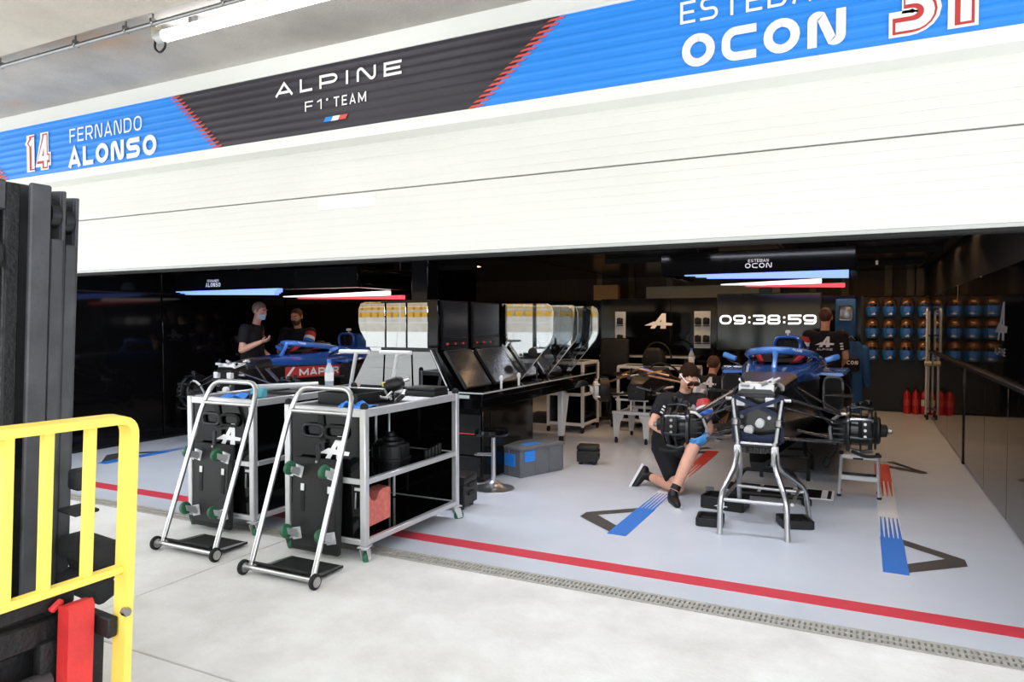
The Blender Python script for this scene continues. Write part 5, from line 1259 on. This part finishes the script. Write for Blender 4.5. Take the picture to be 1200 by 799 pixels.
    if beard == 'full':
        Bd = MB(); Bd.ell(hp3(0, .03, -.055), (.061, .07, .066), Rh, 20, 12)
        bmesh.ops.bisect_plane(Bd.bm, geom=Bd.bm.verts[:]+Bd.bm.edges[:]+Bd.bm.faces[:], plane_co=hp3(0, .09, -.042 if beard == 'full' else -.05), plane_no=(Rh @ V((0, .25, 1))).normalized(), clear_outer=True)
        Bd.build('beard', hair, t)
    if beard == 'tache' or beard == 'full': MB().cap(hp3(-.024, .096, -.038), hp3(.024, .096, -.038), .007, .007, 8).ell(hp3(0, .1, -.036), (.02, .007, .007), Rh).build('moustache', hair, t)
    if glasses:
        gl_ = MB()
        for s in (-1, 1): gl_.loft([[hp3(s*u, y, v) for u, v in rrect(.004, -.008, .062, .034, .016, 3)] for y in (.102, .108)])
        g_o = gl_.build('safety_glasses', 'lens_dark', t)
        for s in (-1, 1):
            MB().tube([hp3(s*.06, .1, .022), hp3(s*.079, .06, .02), hp3(s*.083, -.02, .012)], .0045, 6).build('temple_arm', 'white_print', g_o)
        MB().tube([hp3(-.06, .108, .034), hp3(0, .113, .036), hp3(.06, .108, .034)], .004, 6).build('brow_bar', 'black', g_o)
    if mask:
        MK = MB(); MK.loft([[hp3(x*k, y, z) for x, y in ((-.06, .035), (-.045, .075), (-.02, .1), (0, .112), (.02, .1), (.045, .075), (.06, .035))] for z, k in ((-.09, .7), (-.07, .95), (-.045, 1.03), (-.02, 1.0))], False, False)
        mo = MK.build('face_mask', 'mask_blue', t); md = mo.modifiers.new('th', 'SOLIDIFY'); md.thickness = .004
        for s in (-1, 1): MB().tube([hp3(s*.058, .04, -.03), hp3(s*.075, .0, .0), hp3(s*.078, -.015, .02)], .002, 5).build('ear_loop', 'white_print', mo)
    # red / white / blue sleeve bands on the left arm, white marks on the right
    def band(q, k0, k1, mt, ang=(0, 1), nm='sleeve_band', rr=.079):
        sh, el = J['sh'+q], J['el'+q]; ax = (el-sh).normalized(); u, w = MB().frame(ax); m = MB(); rings = []
        for k in (k0, k1):
            p = sh.lerp(el, k); rings.append([p + (u*math.cos(2*PI*(ang[0]+(ang[1]-ang[0])*i/14)) + w*math.sin(2*PI*(ang[0]+(ang[1]-ang[0])*i/14)))*rr for i in range(15)])
        m.loft(rings, False, False); o = m.build(nm, mt, t); md = o.modifiers.new('th', 'SOLIDIFY'); md.thickness = .003
    if sleeve:
        band('L', .05, .30, 'dark_red_print'); band('L', .30, .47, 'white_print'); band('L', .47, .64, 'cap_blue')
        for k in (.3, .42, .54): band('R', k, k+.06, 'white_print', J.get('mark', (0, .25)), 'sleeve_mark')
    if back_logo:
        bl = V(J['bn']); rt_ = V(J['br']); cc = chest + bl*.138
        m = MB(); logo(m, lambda u, v: cc + rt_*(u-.11) + V((0, 0, v-.02)), .22, .13); text(m, 'ALPINE', lambda u, v: cc + rt_*(u-.09) + V((0, 0, v-.06)), .18, .025, .2); m.build('back_logo', 'white_print', t, 0)
    return t
# kneeling mechanic at the left brake corner (world coordinates, origin on the floor)
KL = (-1.45, 6.1, 0)
def rel(o, d): return {k: (v if len(v) == 2 else (V(v) - V(o) if not k.startswith(('sn', 'bn', 'br')) else V(v))) for k, v in d.items()}
person('mechanic in black kneeling on one knee, holding the left brake assembly', KL, rel(KL, dict(
    pel=(-1.56, 6.42, .42), chest=(-1.45, 6.40, .74), neck=(-1.42, 6.37, .87), shL=(-1.285, 6.40, .80), shR=(-1.61, 6.38, .79),
    elL=(-1.19, 6.28, .58), wrL=(-1.16, 6.01, .54), elR=(-1.68, 6.24, .59), wrR=(-1.50, 6.14, .52),
    hpL=(-1.48, 6.36, .38), hpR=(-1.62, 6.40, .36), knL=(-1.26, 5.98, .45), anL=(-1.38, 5.78, .09), toL=(-1.27, 5.55, .03),
    knR=(-1.42, 6.12, .07), anR=(-1.76, 6.36, .09), toR=(-1.88, 6.30, .045), snR=(-.75, -.1, .4), mark=(.35, .6))), (.55, -.55, -.72), (.3, -.2, .9), 'hair_dark', gl=('L', 'R'), beard='tache', glasses=True,
    hands={'L': ((-.6, -.6, -.45), (-.2, .8, .5)), 'R': ((.5, -.6, .1), (.5, .3, .5))}, curl=1.0, vox=.007, headc=V((-1.38, 6.31, 1.02)) - V(KL))
# masked man at left, in profile facing right
A = (-7.30, 6.95, 0)
person('grey haired man in black with a light face mask standing beside the left car', A, rel(A, dict(
    pel=(-7.33, 6.95, .93), chest=(-7.31, 6.93, 1.30), neck=(-7.26, 6.95, 1.48), shL=(-7.38, 7.10, 1.42), shR=(-7.26, 6.76, 1.41),
    elL=(-7.44, 7.14, 1.15), wrL=(-7.25, 7.16, 1.05), elR=(-7.24, 6.68, 1.14), wrR=(-7.02, 6.80, 1.25),
    hpL=(-7.35, 7.03, .9), hpR=(-7.31, 6.86, .9), knL=(-7.34, 7.05, .48), knR=(-7.28, 6.84, .48), anL=(-7.36, 7.06, .09), anR=(-7.32, 6.85, .09), toL=(-7.16, 7.12, .03), toR=(-7.12, 6.9, .03), mark=(.3, .55), bn=(-.8, -.6, 0), br=(.6, -.8, 0))), (.86, .12, -.22), (0.15, 0, 1), 'hair_grey', mask=True, shorts=False, hands={'R': ((.7, .5, .2), (0, .3, .6))}, back_logo=True, headc=V((-7.22, 6.97, 1.65)) - V(A))
# bearded man facing the camera
A = (-7.12, 7.62, 0)
m2 = person('bearded man in black facing the camera, hands together, beside the masked man', A, rel(A, dict(
    pel=(-7.12, 7.62, .90), chest=(-7.12, 7.60, 1.25), neck=(-7.11, 7.57, 1.42), shL=(-6.93, 7.64, 1.36), shR=(-7.32, 7.54, 1.36),
    elL=(-6.88, 7.5, 1.12), wrL=(-7.02, 7.34, 1.13), elR=(-7.3, 7.40, 1.09), wrR=(-7.1, 7.33, 1.14),
    hpL=(-7.03, 7.64, .87), hpR=(-7.21, 7.6, .87), knL=(-7.02, 7.6, .46), knR=(-7.22, 7.56, .46), anL=(-7.02, 7.64, .09), anR=(-7.22, 7.6, .09), toL=(-6.96, 7.42, .03), toR=(-7.22, 7.4, .03))), (.28, -.85, -.2), (0, 0, 1), 'hair_brown', 'skin2', beard='full', shorts=False, hands={'L': ((-.7, -.2, .0), (0, 0, -1)), 'R': ((.7, -.2, 0), (0, 0, -1))}, headc=V((-7.10, 7.54, 1.58)) - V(A))
# crouched head behind the left car
A = (-6.95, 8.15, 0)
m3 = person('dark haired person bent low behind the cockpit of the left car', A, rel(A, dict(
    pel=(-6.85, 8.4, .72), chest=(-6.92, 8.25, 1.02), neck=(-6.95, 8.15, 1.17), shL=(-6.75, 8.15, 1.1), shR=(-7.13, 8.2, 1.1),
    elL=(-6.75, 7.98, .8), wrL=(-6.86, 7.85, .9), elR=(-7.15, 8.0, .8), wrR=(-7.0, 7.85, .85),
    hpL=(-6.76, 8.4, .68), hpR=(-6.94, 8.4, .68), knL=(-6.72, 8.15, .45), knR=(-7.0, 8.15, .45), anL=(-6.74, 8.4, .09), anR=(-6.98, 8.4, .09), toL=(-6.72, 8.18, .03), toR=(-7.0, 8.18, .03))), (.2, -.7, -.55), (0, -.3, 1), 'hair_dark', 'skin2', headc=V((-6.97, 8.05, 1.33)) - V(A), sleeve=False)
# mechanic seen from behind by the screen
A = (-.42, 9.6, 0)
person('mechanic in black seen from behind, standing by the timing screen', A, rel(A, dict(
    pel=(-.41, 9.6, .88), chest=(-.41, 9.6, 1.22), neck=(-.41, 9.6, 1.40), shL=(-.60, 9.6, 1.34), shR=(-.22, 9.6, 1.34),
    elL=(-.64, 9.62, 1.07), wrL=(-.58, 9.82, .95), elR=(-.18, 9.62, 1.07), wrR=(-.24, 9.82, .95),
    hpL=(-.5, 9.6, .85), hpR=(-.32, 9.6, .85), knL=(-.51, 9.6, .46), knR=(-.31, 9.6, .46), anL=(-.51, 9.6, .09), anR=(-.31, 9.6, .09), toL=(-.53, 9.82, .03), toR=(-.29, 9.82, .03), mark=(.0, .3), bn=(.0, -1, 0), br=(1, 0, 0))), (0.05, .95, -.1), (0, 0, 1), 'hair_brown', 'skin2', shorts=False, back_logo=True, headc=V((-.41, 9.62, 1.56)) - V(A))
# crouching mechanic behind the right car
A = (-1.55, 9.2, 0)
cm = person('crouching mechanic in black seen from behind, left of the right car', A, rel(A, dict(
    pel=(-1.55, 9.1, .38), chest=(-1.55, 9.2, .68), neck=(-1.53, 9.28, .82), shL=(-1.73, 9.22, .76), shR=(-1.36, 9.22, .76),
    elL=(-1.80, 9.28, .52), wrL=(-1.7, 9.48, .5), elR=(-1.3, 9.28, .52), wrR=(-1.4, 9.48, .5),
    hpL=(-1.63, 9.1, .36), hpR=(-1.47, 9.1, .36), knL=(-1.72, 9.45, .42), knR=(-1.38, 9.45, .42), anL=(-1.68, 9.2, .09), anR=(-1.42, 9.2, .09), toL=(-1.72, 9.42, .03), toR=(-1.38, 9.42, .03), bn=(0, -.95, .2), br=(1, 0, 0))), (.1, .9, -.35), (0, .2, 1), 'hair_brown', 'skin2', back_logo=True, headc=V((-1.52, 9.32, .95)) - V(A))
cm.location = (-1.74, 9.2, 0)
m2.location = (-7.31, 7.82, 0); m3.location = (-7.72, 8.3, 0)
